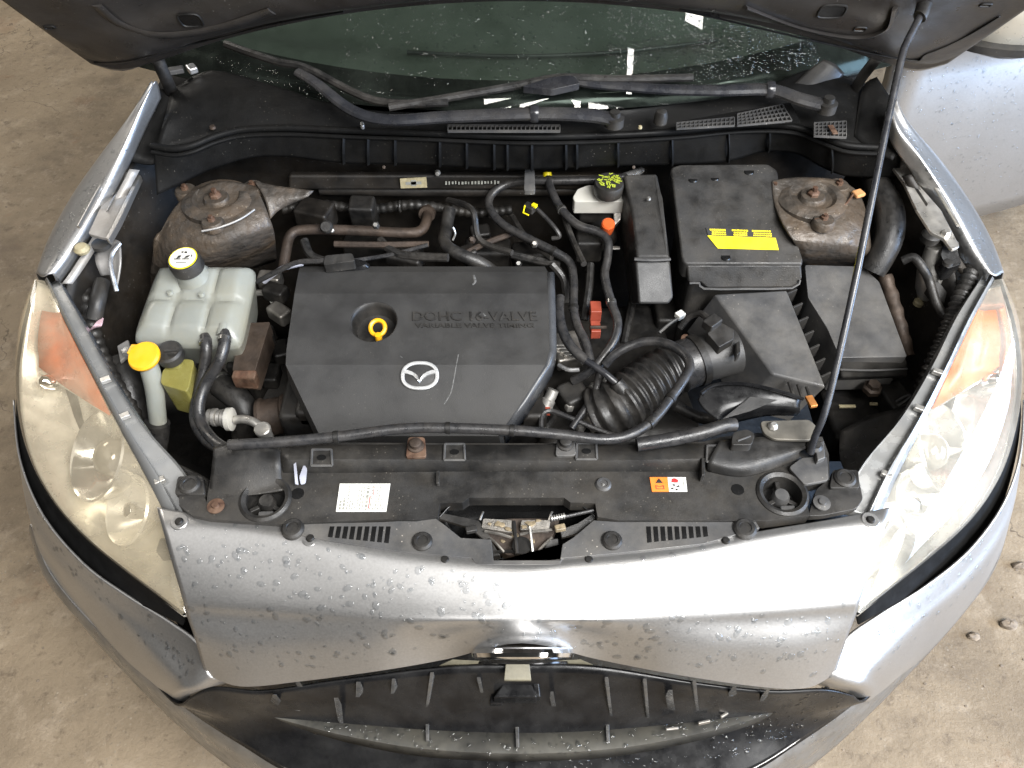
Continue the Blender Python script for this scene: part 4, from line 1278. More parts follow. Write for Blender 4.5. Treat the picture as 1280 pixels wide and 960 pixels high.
# ---- washer filler and power steering reservoir
wc = P(182, 447, .735)
wax = Vector((-.1, -.25, 1)).normalized()
wn = tube('washer_filler_neck', [wc - wax * .004, P(192, 480, .69), P(196, 512, .645), P(198, 535, .61)], lambda t: .0165 - .002 * t, 'tank', None, 'white washer filler neck with bright yellow cap', n=20)
wcap = put('washer_cap', MB().lathe(wc, [(.020, -.006), (.0265, 0), (.0275, .006), (.025, .010), (.012, .0095), (0, .011)], axis=wax, seg=36), 'yellow', wn)
prism('cap_tab', [wc + wax * .008 + Vector(d) for d in ((-.030, .006, 0), (-.018, .000, 0), (-.012, .026, 0), (-.028, .026, 0))], .005, 'yellow', wn, bevel=.0015)
tube('washer_neck_sleeve', [P(196, 528, .625), P(195, 545, .60), P(190, 570, .57), P(182, 590, .53)], .022, 'rubber', None, 'black rubber sleeve below the washer filler neck', n=16)
pr = prism('steering_fluid_reservoir', [(200, 480, .70), (203, 462, .705), (214, 454, .705), (232, 448, .705), (243, 450, .705), (238, 476, .70), (234, 490, .695)], .075, 'olive', None, 'olive translucent power steering fluid reservoir', r=5, bevel=.006, taper=-.08, seg=3)
prism('reservoir_neck', zz([(204, 458), (222, 458), (230, 450), (206, 448)], .712), .01, 'olive', pr, r=4)
lathe('reservoir_cap', P(215, 447, .716), [(.022, 0), (.0235, .003), (.0235, .018), (.020, .022), (.016, .020), (0, .021)], 'plastic', pr, seg=32, axis=(0, -.12, 1))
box('reservoir_fin', (215, 438, .7405), (.026, .005, .004), 'plastic', pr, rz=.1, bevel=.001)

# ---- air conditioning fitting and belt side of the engine
ac = tube('ac_line', [(294, 525, .64), (305, 524, .645), (318, 528, .648), (328, 536, .645)], .0078, 'zinc', None, 'pale metal air conditioning fitting in front of the pulley', n=12)
for k, (u, rr) in enumerate([(263, .014), (269, .016), (275, .0145), (281, .0165)]):
    lathe('fitting_ring', (u, 521 + k * .6, .638), [(rr * .8, -.004), (rr, -.003), (rr, .003), (rr * .8, .004)], 'zinc', ac, axis=(1, -.05, .05), seg=18)
lathe('fitting_flange', (288, 524, .640), [(.012, -.006), (.0205, -.005), (.0205, .003), (.014, .006)], 'white', ac, axis=(1, -.05, .08), seg=24)
lathe('service_valve', (330, 540, .640), [(.012, -.02), (.0125, .004), (.014, .005), (.014, .012), (.012, .014), (.004, .013), (0, .013)], 'zinc', ac, seg=20, axis=(0, -.1, 1))
big = tube('radiator_hose', [(258, 462, .60), (275, 480, .61), (298, 500, .60), (308, 520, .58), (306, 545, .54)], .024, 'rubber', None, 'thick black radiator hose beside the tank hoses', n=18)
mnt = prism('engine_mount', [(303, 404, .70), (338, 402, .70), (326, 440, .69), (318, 466, .675), (290, 464, .675), (294, 440, .685)], .05, 'brown', None, 'rusty brown engine mount bracket left of the engine cover', r=3, bevel=.004)
prism('mount_lip', [(288, 472, .672), (291, 462, .682), (321, 462, .682), (318, 474, .672)], .03, 'rust', mnt, bevel=.003)
pul = lathe('pulley', (346, 520, .60), [(.020, -.03), (.036, -.03), (.038, -.024), (.034, -.02), (.034, .012), (.038, .016), (.038, .024), (.02, .026), (0, .026)], 'brown', None, 'rusty belt pulley by the engine cover corner', axis=(1, .15, .1), seg=32)
lathe('pulley_hub', (366, 530, .60), [(.030, -.01), (.028, .014), (.016, .02), (.016, .03), (0, .03)], 'alu', pul, axis=(1, .15, .1), seg=24)
tube('metal_loop', [(312, 372, .68), (322, 366, .69), (334, 368, .69), (342, 378, .68)], .006, 'zinc', mnt, n=8)
for k, (u, v, z, mt) in enumerate([(340, 470, .60, 'dark'), (352, 440, .62, 'dark'), (330, 420, .66, 'dark'), (350, 392, .68, 'alu'), (345, 366, .70, 'dark'), (338, 350, .70, 'alu')]):
    box('timing_cover_boss', (u, v, z), (.03, .045, .03), mt, eng, rz=.3 * k, bevel=.006)
# headlamp wiring behind the left lamp
hl = tube('headlamp_wiring', [(105, 360, .74), (112, 392, .72), (120, 425, .70), (140, 470, .67), (162, 505, .63), (176, 540, .60)], .013, 'rubber', None, 'taped black wiring loom behind the left headlamp', n=12, rib=(.018, .10))
tube('loom_connector', [(128, 352, .76), (122, 378, .75), (118, 398, .73)], .014, 'plastic', hl, n=10)
for k in range(5):
    tube('wire', [(122 + k * 1.6, 402 - k, .735), (118 + k * 2, 407, .735), (113 + k * 2.0, 412 - k, .72)], .0014, 'wire_pink', hl, n=6)
ib = sheet('headlamp_bracket', [[(118, 318, .80), (140, 300, .815), (150, 302, .815)], [(120, 330, .795), (142, 322, .80), (150, 330, .80)], [(126, 345, .775), (142, 345, .78), (144, 364, .765)]], 'silver_dull', None, 'bent silver bracket behind the left headlamp', nu=4, nv=4)
tube('bracket_edge', [(150, 304, .82), (140, 318, .812), (139, 335, .80), (146, 364, .77)], .004, 'bezel', ib, n=8)
lathe('bracket_knob', (104, 314, .82), [(.012, 0), (.014, .006), (.010, .012), (0, .014)], 'label_pale', ib, seg=14)
lathe('bracket_knob', (128, 308, .82), [(.016, 0), (.016, .008), (0, .010)], 'plastic', ib, seg=16)
tube('air_guide', [(150, 450, .66), (160, 480, .64), (170, 520, .60), (186, 560, .57)], .026, 'rubber', None, 'black rubber duct between the left headlamp and reservoirs', n=14)
sheet('splash_guard', [[(176, 560, .66), (205, 572, .665), (245, 590, .67), (262, 600, .67)], [(190, 590, .66), (215, 600, .665), (245, 610, .67), (262, 618, .67)], [(214, 618, .665), (226, 624, .67), (246, 630, .672), (262, 640, .675)]], 'rubber', None, 'black rubber splash guard beside the left lamp flange', nu=4, nv=4)

# ---- radiator support cover
rs_poly = [(264, 590), (268, 556), (300, 549), (352, 557), (420, 553), (560, 554), (700, 554), (880, 552), (902, 546), (948, 541), (1028, 546), (1036, 568), (1037, 600), (1004, 607), (1012, 644), (958, 651), (772, 650), (747, 646), (744, 629), (713, 628), (705, 622), (586, 622), (578, 628), (550, 629), (547, 646), (520, 650), (480, 649), (352, 655), (262, 649), (240, 644), (224, 632), (222, 602), (250, 602), (258, 628)]
# main plate
rsup = put('radiator_support_cover', MB().prism(zz([p for p in rs_poly if True], .748), .022), 'plastic', label='long black plastic radiator support cover with stickers and clips', bevel=.0025)
# raised beam along its rear edge, sloping down to the plate
bm_r = [[(352, 560, .758), (420, 556, .762), (560, 556, .763), (700, 556, .763), (800, 556, .763), (888, 554, .762)],
        [(352, 575, .758), (420, 574, .762), (560, 575, .763), (700, 576, .763), (800, 575, .763), (886, 573, .762)],
        [(354, 592, .7475), (420, 592, .7475), (560, 590, .7475), (700, 590, .7475), (800, 590, .7475), (884, 590, .7475)]]
put('raised_beam', MB().grid([cr([P(*p) for p in r], 4) for r in bm_r]), 'plastic', rsup, solid=.006, angle=25)
lft = [[(266, 560, .768), (300, 552, .772), (350, 562, .768)], [(266, 575, .768), (300, 572, .772), (350, 580, .768)], [(262, 606, .750), (300, 612, .752), (352, 600, .750)], [(262, 614, .7475), (300, 620, .7475), (355, 612, .7475)]]
put('support_hump', MB().grid(rows_of(lft, 5, 4)), 'plastic', rsup, solid=.006)
rt_ = [[(900, 550, .770), (945, 546, .768), (1030, 552, .764)], [(886, 576, .768), (930, 582, .766), (1000, 564, .764)], [(884, 590, .7475), (935, 596, .7475), (1003, 574, .7475)]]
put('support_hump', MB().grid(rows_of(rt_, 5, 4)), 'plastic', rsup, solid=.006)
plt = prism('rod_plate', zz([(986, 584), (1002, 572), (1034, 570), (1036, 600), (1006, 606)], .757), .006, 'grey_plastic', rsup, r=4, bevel=.0015)
mp = prism('metal_plate', zz([(950, 526), (1012, 524), (1022, 534), (1014, 550), (968, 549), (954, 541)], .775), .006, mk('olive_grey_steel', (.15, .14, .12), .5, .4, .2, 20, .1, 200, dust=.5, dcol=(.11, .09, .06)), rsup, r=5, bevel=.0015)
lathe('plate_bolt', (966, 533, .777), [(.008, 0), (.007, .004), (.004, .007), (0, .007)], 'zinc', mp, seg=8)
lathe('rod_pivot', (1016, 562, .758), [(.012, 0), (.012, .010), (.008, .014), (0, .014)], 'plastic', rsup, seg=18)
prism('rod_clip', zz([(1018, 555), (1030, 550), (1032, 572), (1022, 576)], .768), .012, 'grey_plastic', rsup, bevel=.002)

# hood bump stops in their round wells
for (u, v, k) in [(332, 624, 0), (978, 617, 1)]:
    c = P(u, v, .748)
    cut(rsup, MB().lathe(c + Vector((0, 0, -.05)), [(.0285, 0), (.0285, .08)], seg=40))
    put('bump_stop_well', MB().lathe(c, [(.0, -.028), (.026, -.028), (.0282, -.02), (.0283, .0015), (.034, .005), (.038, .002), (.0385, -.001)], seg=40, cap=False), 'plastic', rsup)
    for j in range(3):
        a = R(90 + 120 * j)
        put('stop_spoke', MB().box(c + Vector((cos(a) * .017, sin(a) * .017, -.016)), (.020, .007, .012), rz=a), 'plastic', rsup, bevel=.0015)
    lathe('bump_stop', c + Vector((0, 0, -.026)), [(.013, 0), (.013, .018), (.010, .024), (0, .025)], 'rubber' if k == 0 else 'grey_plastic', rsup, seg=24)
    put('stop_pad', MB().box(c + Vector((.004, -.023, -.008)), (.022, .010, .012), rz=.05), 'grey_plastic', rsup, bevel=.002)
# square sockets with fixing hole, round bolts
for (u, v) in [(568, 565), (733, 564), (402, 572), (896, 567)]:
    q_ = zz([(u - 13, v + 10), (u + 13, v + 10), (u + 12, v - 10), (u - 12, v - 10)], .7655)
    sk = MB()
    for a_, b_ in zip(q_, q_[1:] + q_[:1]):
        sk.tube([a_, b_], .0019, n=6, smooth=0)
    so = put('socket_frame', sk, 'grey_plastic', rsup)
    prism('socket_floor', zz([(u - 12, v + 9), (u + 12, v + 9), (u + 11, v - 9), (u - 11, v - 9)], .7648), .002, 'plastic', rsup, bevel=0)
    lathe('socket_hole', (u, v, .7652), [(.007, 0), (.007, .0006), (0, .0006)], 'frit', rsup, seg=16, sy=.7)
for (u, v, mt, z) in [(520, 558, 'rust', .766), (707, 556, 'plastic', .766)]:
    prism('bolt_tab', zz([(u - 13, v + 14), (u + 13, v + 13), (u + 11, v - 12), (u - 10, v - 12)], z + .002), .006, mt if mt == 'rust' else 'grey_plastic', rsup, r=4, bevel=.001)
    lathe('support_bolt', (u, v, z + .002), [(.0125, 0), (.0125, .003), (.009, .004), (.009, .011), (.007, .012), (0, .012)], 'brown' if mt == 'rust' else 'plastic', rsup, seg=12)
prism('rust_patch', zz([(520, 540), (538, 536), (540, 530), (524, 530)], .776), .004, 'rust', rsup, bevel=.001)
# rectangular push plug right
pp = prism('push_plug', zz([(914, 556), (940, 556), (944, 542), (934, 536), (916, 540)], .785), .02, 'plastic', rsup, r=4, bevel=.003)
tube('plug_slot', zz([(922, 551), (938, 545)], .786), .0015, 'grey_plastic', pp, smooth=0, n=6)
for (u, v, rr) in [(754, 606, .012), (528, 677, .0145), (765, 676, .0145), (366, 661, .0165), (931, 661, .0165), (237, 606, .016), (1056, 598, .016)]:
    c = P(u, v, .745 if v > 655 else .7475 if rr < .013 else .752)
    if rr > .0155 and v < 650:
        put('tab_plate', MB().prism(rnd(zz([(u - 19, v + 12), (u + 19, v + 12), (u + 17, v - 11), (u - 15, v - 11)], .7515), 4), .012), 'plastic', rsup, bevel=.002)
    cl = put('push_clip', MB().lathe(c, [(rr, -.004), (rr, .002), (rr * .8, .005), (rr * .55, .005), (rr * .5, .0035), (0, .0035)], seg=24), 'grey_plastic' if rr < .013 else 'plastic', rsup)
lathe('clip_arrow', (754, 606, .751), [(.003, 0), (.002, .002), (0, .002)], 'zinc', rsup, seg=3)
for (u, v) in [(372, 617), (922, 612)]:
    lathe('drain_hole', (u, v, .7482), [(.0095, 0), (.0095, .0004), (0, .0004)], 'frit', rsup, seg=20)
for (u, v, mt) in [(270, 633, 'rust'), (1027, 629, 'grey_plastic')]:
    lathe('stud_washer', (u, v, .749), [(.0125, 0), (.0125, .002), (.006, .003), (.005, .006), (0, .006)], mt, rsup, seg=20)
prism('side_tab', zz([(1010, 645), (1020, 612), (1045, 590), (1072, 590), (1079, 624), (1070, 636), (1030, 644)], .745), .012, 'plastic', rsup, r=4, bevel=.002)
# white scuff flakes
prism('scuff', zz([(367, 580), (370, 578), (373, 606), (369, 605)], .7585), .0006, 'blue_film', rsup, bevel=0)
prism('scuff', zz([(374, 596), (380, 580), (384, 586), (382, 604), (376, 606)], .7545), .0006, 'blue_film', rsup, r=2, bevel=0)
prism('plate_rib', zz([(545, 604), (549, 604), (549, 588), (545, 588)], .758), .009, 'plastic', rsup, bevel=.001)
prism('plate_rib', zz([(877, 594), (881, 594), (881, 572), (877, 572)], .766), .02, 'plastic', rsup, bevel=.001)

# stickers
st, q = sticker('white_label', [P(420, 640, .7482), P(483, 640, .7482), P(488, 605, .7482), P(425, 605, .7482)], 'label_white', rsup, 'creased white text sticker on the radiator cover')
rects = []
for cidx, (s0, s1) in enumerate([(.05, .09), (.12, .16), (.20, .22), (.25, .27), (.30, .32), (.35, .37), (.40, .42), (.45, .47), (.50, .52), (.56, .61), (.66, .68), (.71, .73), (.76, .78), (.81, .83), (.86, .88), (.91, .93)]):
    t = .06
    while t < .92:
        l = random.uniform(.03, .12)
        rects.append((s0, t, s1, min(.95, t + l)))
        t += l + random.uniform(.012, .05)
        if random.random() < .08:
            break
prints('print', q, rects, 'ink_grey', st)
prints('red_print', q, [(.63, .1, .645, .55), (.69, .55, .70, .9)], 'ink_red', st)
st, q = sticker('warning_label', [P(815, 615, .7482), P(836, 615, .7482), P(834, 597, .7482), P(812, 597, .7482)], 'label_orange', rsup, 'orange and white fan warning sticker on the radiator cover')
polys('warning_print', q, [[(.28, .58), (.72, .58), (.50, .92)]], 'ink', st)
polys('warning_book', q, [[(.25, .15), (.30, .15), (.30, .42), (.25, .42)], [(.70, .15), (.75, .15), (.75, .42), (.70, .42)], [(.30, .15), (.70, .15), (.70, .20), (.30, .20)], [(.30, .36), (.48, .30), (.48, .35), (.30, .42)], [(.52, .30), (.70, .36), (.70, .42), (.52, .35)]], 'redbrown', st)
st2, q = sticker('fan_label', [P(836.3, 615, .7482), P(859, 615, .7482), P(857, 597, .7482), P(834.3, 597, .7482)], 'label_white', rsup)
fan = []
for k in range(4):
    a = pi / 2 * k + .4
    fan.append([(.36 + .04 * cos(a), .28 + .06 * sin(a)), (.36 + .26 * cos(a + .35), .28 + .24 * sin(a + .35)), (.36 + .26 * cos(a - .35), .28 + .24 * sin(a - .35))])
polys('fan_symbol', q, fan, 'ink', st2)
polys('hand_symbol', q, [[(.18, .62), (.52, .60), (.58, .78), (.40, .92), (.22, .88)]], 'ink_red', st2)
prints('small_print', q, [(.82, .12, .86, .86)], 'ink_grey', st2)

# lower grille shutter plate with slots
lp = [(356, 655), (400, 654), (480, 652), (545, 648), (556, 656), (576, 672), (614, 674), (617, 700), (690, 700), (700, 700), (703, 680), (716, 672), (742, 650), (772, 652), (860, 652), (945, 652), (950, 660), (880, 680), (770, 692), (703, 698), (700, 706), (594, 706), (590, 698), (500, 690), (410, 676), (352, 664)]
lpo = put('shutter_plate', MB().prism(zz(lp, .7435), .008), 'grey_plastic', label='grey plastic vent plate above the bumper flange', bevel=.0012)
for base, n_, sl in ((412, 9, 2.2), (808, 9, -1.2)):
    for i in range(n_):
        u = base + i * 8.8
        dv = (i * .9 if base < 600 else (8 - i) * .9)
        v0, v1 = 658, 671 + dv
        prism('vent_slot', zz([(u - sl, v1), (u + 5.6 - sl, v1 + (.6 if base < 600 else -.6)), (u + 5.6 + sl * .2, v0), (u + sl * .2, v0)], .7441), .0009, 'frit', lpo, bevel=0)
# latch cavity and latch
cav = put('latch_cavity', MB().grid(rows_of([[(545, 650, .735), (580, 620, .740), (650, 618, .741), (708, 620, .740), (748, 648, .735)], [(552, 655, .69), (590, 640, .68), (650, 640, .68), (706, 640, .68), (742, 655, .69)], [(590, 706, .70), (610, 702, .69), (650, 702, .69), (690, 702, .69), (704, 706, .70)]], 4, 4)), 'frit', lpo, solid=.002)
lat = prism('hood_latch', [(604, 668, .722), (612, 650, .728), (640, 648, .728), (700, 648, .728), (690, 672, .722), (672, 694, .716), (634, 694, .716)], .02, 'brown', None, 'greasy rusted hood latch in the notch of the radiator cover', r=3, bevel=.003)
prism('latch_plate', [(602, 660, .735), (604, 648, .738), (640, 650, .738), (642, 666, .735)], .006, 'alu', lat, r=2, bevel=.001)
prism('latch_plate', [(650, 662, .735), (652, 650, .738), (688, 650, .738), (686, 664, .735)], .006, 'alu', lat, r=2, bevel=.001)
for (u, v, z, sz) in [(626, 655, .7395, 8), (636, 661, .739, 6), (662, 654, .7395, 8), (655, 658, .739, 5), (672, 650, .740, 5), (612, 654, .7395, 4), (645, 670, .726, 7), (664, 676, .722, 6), (628, 676, .722, 5)]:
    pg = []
    for k in range(9):
        a_ = 2 * pi * k / 9
        r_ = sz * random.uniform(.45, 1.1)
        pg.append((u + r_ * cos(a_), v + r_ * .6 * sin(a_), z))
    put('grease_patch', MB().prism(pg, .003), 'grease', lat, bevel=.0008)
for (u0, v0, u1, v1, z, r_) in [(606, 664, 640, 672, .736, .0022), (650, 668, 690, 662, .735, .0022), (618, 690, 668, 690, .722, .0026), (642, 652, 646, 692, .738, .0028), (600, 650, 604, 640, .74, .0016), (686, 650, 690, 640, .74, .0016), (672, 690, 690, 672, .728, .002), (612, 672, 630, 690, .726, .002)]:
    tube('latch_rod', [(u0, v0, z), ((u0 + u1) / 2, (v0 + v1) / 2 - 1, z + .002), (u1, v1, z)], r_, 'alu' if r_ < .0025 else 'dark', lat, n=6)
prism('latch_guard', [(600, 676, .726), (612, 672, .73), (626, 694, .722), (604, 698, .718)], .012, 'dark', lat, bevel=.002)
prism('latch_guard', [(676, 696, .72), (684, 674, .73), (698, 672, .73), (700, 698, .718)], .012, 'dark', lat, bevel=.002)
lathe('latch_roller', (652, 684, .722), [(.014, -.01), (.014, .006), (0, .007)], 'dark', lat, seg=20)
tube('latch_spring', [(662, 658, .742), (664, 672, .738), (666, 690, .73)], .0018, 'zinc', lat, n=6)
tube('latch_cable', [(688, 650, .738), (710, 645, .738), (742, 638, .738)], .0028, 'hose', lat, n=8)
for k in range(6):
    lathe('cable_ring', (690 + k * 3, 648 - k * .6, .739), [(.0045, -.001), (.0045, .001)], 'zinc', lat, axis=(1, .1, 0), seg=10)
prism('latch_arm', [(548, 640, .732), (598, 650, .736), (614, 672, .730), (604, 674, .730), (588, 660, .732), (548, 648, .730)], .006, 'plastic', lat, bevel=.001)
prism('latch_arm', [(700, 662, .732), (722, 654, .734), (744, 640, .732), (744, 648, .732), (724, 666, .730), (702, 672, .728)], .006, 'plastic', lat, bevel=.001)
for (u, v) in [(589, 662), (700, 660)]:
    box('latch_clip', (u, v, .742), (.016, .010, .008), 'plastic' if u < 600 else 'grease', lat, rz=.2, bevel=.002)

# ---- long hose running along the front and looping over the intake bellows
lh = tube('breather_hose', [(286, 556, .782), (340, 553, .784), (420, 546, .786), (500, 536, .788), (560, 535, .788), (640, 538, .786), (700, 543, .782), (752, 549, .778), (786, 544, .776), (815, 526, .775), (838, 498, .775), (856, 472, .775), (862, 456, .772), (852, 440, .765), (828, 428, .755), (800, 428, .745), (772, 440, .73), (756, 456, .71)], .0080, 'hose', None, 'long black hose along the front curving up over the intake bellows', n=12, smooth=6)
tube('hose_joint', [(810, 531, .7755), (816, 525, .7755)], .0092, 'rubber', lh, n=12, smooth=0)
# hoses between engine cover and master cylinder
tube('vacuum_hose', [(792, 218, .83), (760, 224, .82), (700, 226, .815), (660, 226, .81), (632, 231, .80), (614, 244, .79), (612, 260, .78), (628, 280, .77), (660, 298, .765), (692, 314, .76), (712, 328, .75), (717, 350, .74), (717, 385, .735), (722, 408, .73), (732, 428, .725), (738, 452, .715)], .0080, 'hose', None, 'black vacuum hose looping down from the firewall', n=12)
hc = prism('hose_clip', [(655, 238, .835), (669, 238, .835), (668, 212, .85), (656, 210, .85)], .01, 'grey_plastic', None, 'grey clip holding the vacuum hose to the cowl', r=2, bevel=.002)
tube('fuel_hose', [(684, 220, .815), (690, 240, .81), (702, 262, .80), (722, 281, .79), (748, 290, .785), (760, 302, .78), (759, 325, .765), (756, 345, .755), (764, 378, .745), (772, 402, .735), (768, 425, .725), (752, 448, .71), (735, 466, .69), (716, 476, .67)], .0080, 'hose', None, 'black fuel hose passing left of the orange cap', n=12)
lathe('hose_tip', (684, 219, .817), [(.008, -.006), (.009, 0), (.008, .006)], 'label_yellow', None, 'yellow banded hose tip at the cowl', seg=14, axis=(0, .6, .8))
tube('throttle_hose', [(700, 372, .735), (699, 392, .735), (704, 415, .733), (716, 436, .728), (733, 451, .722)], .0090, 'hose', None, 'short black hose along the right edge of the engine cover', n=12)
th2 = tube('purge_hose', [(733, 451, .722), (755, 466, .715), (776, 484, .70)], .0062, 'wiper', None, 'shiny thin hose ending in a black boot beside the bellows', n=12)
lathe('hose_boot', (777, 487, .698), [(.012, -.016), (.0135, -.004), (.0135, .010), (.010, .012)], 'rubber', th2, axis=(.6, -.5, -.6), seg=20)
yc = tube('sensor_lead', [(670, 260, .80), (684, 274, .79), (696, 288, .78), (699, 296, .77), (690, 298, .765)], .0042, 'hose', None, 'thin lead with yellow connector above the engine cover', n=8)
box('lead_connector', (662, 260, .802), (.022, .016, .014), 'plastic', yc, rz=-.6, bevel=.002)
box('connector_lock', (668, 257, .810), (.010, .008, .006), 'label_yellow', yc, rz=-.6, bevel=.001)
tube('connector_lock', [(656, 257, .810), (654, 266, .806), (661, 269, .806)], .0015, 'label_yellow', yc, smooth=0, n=6)
# things around the throttle body
thb = lathe('throttle_body', (752, 520, .60), [(.02, -.06), (.05, -.055), (.055, .0), (.048, .02), (.046, .04), (0, .045)], 'alu', None, 'cast aluminium throttle body left of the bellows', axis=(-.6, -.2, .7), seg=30)
for (u, v, z) in [(758, 478, .67), (742, 484, .66), (748, 526, .65), (726, 534, .64), (712, 508, .65)]:
    lathe('body_bolt', (u, v, z), [(.009, -.006), (.009, .004), (.006, .008), (0, .009)], 'zinc', thb, seg=6, axis=(0, -.2, 1))
box('throttle_motor', (716, 498, .64), (.05, .05, .05), 'plastic', thb, rz=.5, bevel=.008)
tube('body_hose', [(752, 448, .70), (744, 490, .68), (732, 510, .67), (714, 536, .66)], .0062, 'hose', None, 'thin grey hose crossing the throttle body', n=10)
tube('body_lead', [(676, 535, .66), (678, 518, .665), (690, 514, .665), (712, 522, .665), (740, 534, .66), (772, 546, .655)], .0045, 'hose', None, 'thin black lead in front of the throttle body', n=8)
lead_c = box('red_connector', (682, 514, .66), (.016, .012, .012), 'redbrown', None, 'small dark red connector by the engine cover corner', bevel=.002)
ic = box('ignition_connector', (744, 390, .715), (.020, .028, .030), 'redbrown', None, 'red brown connector right of the engine cover', bevel=.002)
box('connector_tail', (744, 412, .70), (.018, .028, .020), 'redbrown', ic, bevel=.002)
tube('connector_rod', [(738, 409, .715), (758, 409, .715)], .0032, 'brown', ic, n=8, smooth=0)
inj = box('injector_rail', (708, 438, .67), (.05, .07, .03), 'alu', None, 'bright alloy rail end beside the engine cover', rz=.2, bevel=.005)
for k in range(4):
    box('rail_fin', (700 + k * 5, 432 + k * 4, .688), (.028, .004, .006), 'zinc', inj, bevel=.001)
lathe('alloy_tube_end', (686, 500, .665), [(.012, -.02), (.012, .0), (.010, .002), (.010, .02), (0, .02)], 'zinc', inj, axis=(.4, .6, .7), seg=16)
tube('wire_loop', [(698, 456, .69), (710, 462, .69), (724, 462, .69)], .004, 'bezel', inj, n=8)
for k, (a, b_, c) in enumerate([((690, 330, .74), (705, 350, .72), (708, 380, .70)), ((738, 330, .74), (736, 360, .72), (730, 400, .69)), ((672, 545, .62), (690, 525, .62), (700, 500, .60)), ((800, 330, .66), (790, 380, .64), (780, 430, .62)), ((640, 318, .74), (670, 325, .735), (700, 330, .73))]):
    tube('engine_hose', [a, b_, c], .008, 'rubber', eng, n=8)
cc_ = tube('ground_lead', [(824, 416, .70), (838, 404, .705), (850, 397, .71)], .003, 'grey_plastic', None, 'thin grey lead with cream plug by the airbox', n=8)
box('cream_plug', (850, 394, .712), (.016, .014, .012), 'label_white', cc_, rz=.6, bevel=.002)

# ---- brake fluid reservoir
BR = [(718, 252, .818), (716, 246, .82), (722, 236, .828), (735, 231, .83), (778, 232, .83), (786, 244, .822), (786, 252, .818)]
brf = prism('brake_fluid_reservoir', BR, .028, 'white', None, 'white brake fluid reservoir with black and green cap', r=2, bevel=.004, seg=3)
bq = P(760, 240, .832)
bc_ = put('brake_cap', MB().lathe(bq, [(.0265, 0), (.0275, .003), (.0275, .020), (.0255, .024), (0, .0245)], seg=32, axis=(0, -.08, 1)), 'plastic', brf)
cq = [bq + Vector((a * .022, b * .022, .0258)) for a, b in ((-1, -1), (1, -1), (1, 1), (-1, 1))]
plist = []
for k in range(46):
    a, rr = random.uniform(0, 2 * pi), .46 * math.sqrt(random.random())
    x, y, th, l = .5 + rr * cos(a), .5 + rr * sin(a), random.uniform(0, pi), random.uniform(.05, .12)
    dx, dy, wx_, wy_ = cos(th) * l, sin(th) * l, -sin(th) * .026, cos(th) * .026
    plist.append([(x - dx - wx_, y - dy - wy_), (x + dx - wx_, y + dy - wy_), (x + dx + wx_, y + dy + wy_), (x - dx + wx_, y - dy + wy_)])
polys('cap_print', cq, plist, 'ink_olive', bc_)
box('reservoir_foot', (750, 262, .772), (.085, .05, .03), 'dark', brf, bevel=.005)
prism('reservoir_bracket', [(766, 256, .80), (778, 256, .80), (776, 274, .785), (768, 282, .775)], .008, 'alu', brf, bevel=.0015)
lathe('master_cylinder', (752, 276, .745), [(.02, -.06), (.026, -.05), (.026, .05), (0, .052)], 'dark', None, 'dark brake master cylinder under the white reservoir', axis=(0, 1, .1), seg=24)
orc = lathe('orange_cap', (760, 281, .798), [(.011, -.022), (.0125, -.012), (.0125, .004), (.010, .007), (0, .0075)], 'orange', None, 'small round orange cap below the brake reservoir', seg=20, axis=(0, -.35, 1))
tube('vacuum_tip', [(782, 222, .83), (795, 216, .83), (803, 212, .83)], lambda t: .010 - .004 * t, 'bezel', orc, n=12, smooth=2)
box('dark_mount', (735, 306, .74), (.05, .05, .05), 'dark', eng, bevel=.006)
for (u, v) in [(718, 302), (770, 310)]:
    box('bright_tag', (u, v, .75), (.014, .008, .003), 'zinc', eng, bevel=.0008)

# ---- control unit box, air cleaner, snorkel, battery cover
def solid_box(name, top, drop, mat, label, bev=.005, shift=(0, 0, 0), parent=None):
    t = [V3(p) for p in top]
    b = [p + Vector(shift) + Vector((0, 0, -drop)) for p in t]
    return put(name, MB().prism(t, drop, bot=b), mat, parent, label, bevel=bev, seg=3)


ecu = solid_box('control_unit_box', [(779, 217, .865), (822, 216, .865), (828, 250, .850), (838, 322, .795), (796, 322, .795), (790, 270, .832)], .12, 'plastic', 'tall black control unit box left of the air cleaner', .006)
prism('box_front', [(794, 326, .79), (838, 325, .79), (842, 372, .74), (836, 380, .735), (798, 380, .735)], Vector((0, .05, -.05)), 'cover', ecu, bevel=.005)
tube('box_edge', [(793, 324, .797), (815, 325, .797), (838, 324, .797)], .003, 'grey_plastic', ecu, n=6)
lathe('box_stud', (811, 249, .852), [(.004, 0), (.003, .004), (0, .004)], 'zinc', ecu, seg=8)
air = solid_box('air_cleaner', rnd([(838, 209, .872), (850, 205, .874), (960, 204, .874), (972, 212, .870), (978, 252, .848), (984, 262, .842), (1004, 324, .800), (1003, 330, .797), (856, 330, .797), (852, 322, .802)], 4), .035, 'plastic', 'black air cleaner lid with a yellow sticker', .004, (0, .0, 0))
prism('cleaner_front', [(858, 331, .795), (1002, 331, .795), (1003, 348, .77), (996, 360, .758), (884, 361, .757), (876, 354, .764), (860, 354, .764)], Vector((0, .07, -.02)), 'plastic', air, bevel=.004)
tube('cleaner_rim', [(862, 354, .767), (874, 354, .767), (880, 361, .760), (930, 361, .760), (990, 360, .760), (1000, 350, .772)], .0022, 'grey_plastic', air, n=6, smooth=2)
solid_box('cleaner_body', [(862, 352, .755), (1000, 350, .755), (985, 250, .80), (850, 250, .80)], .22, 'plastic', None, .01, parent=air)


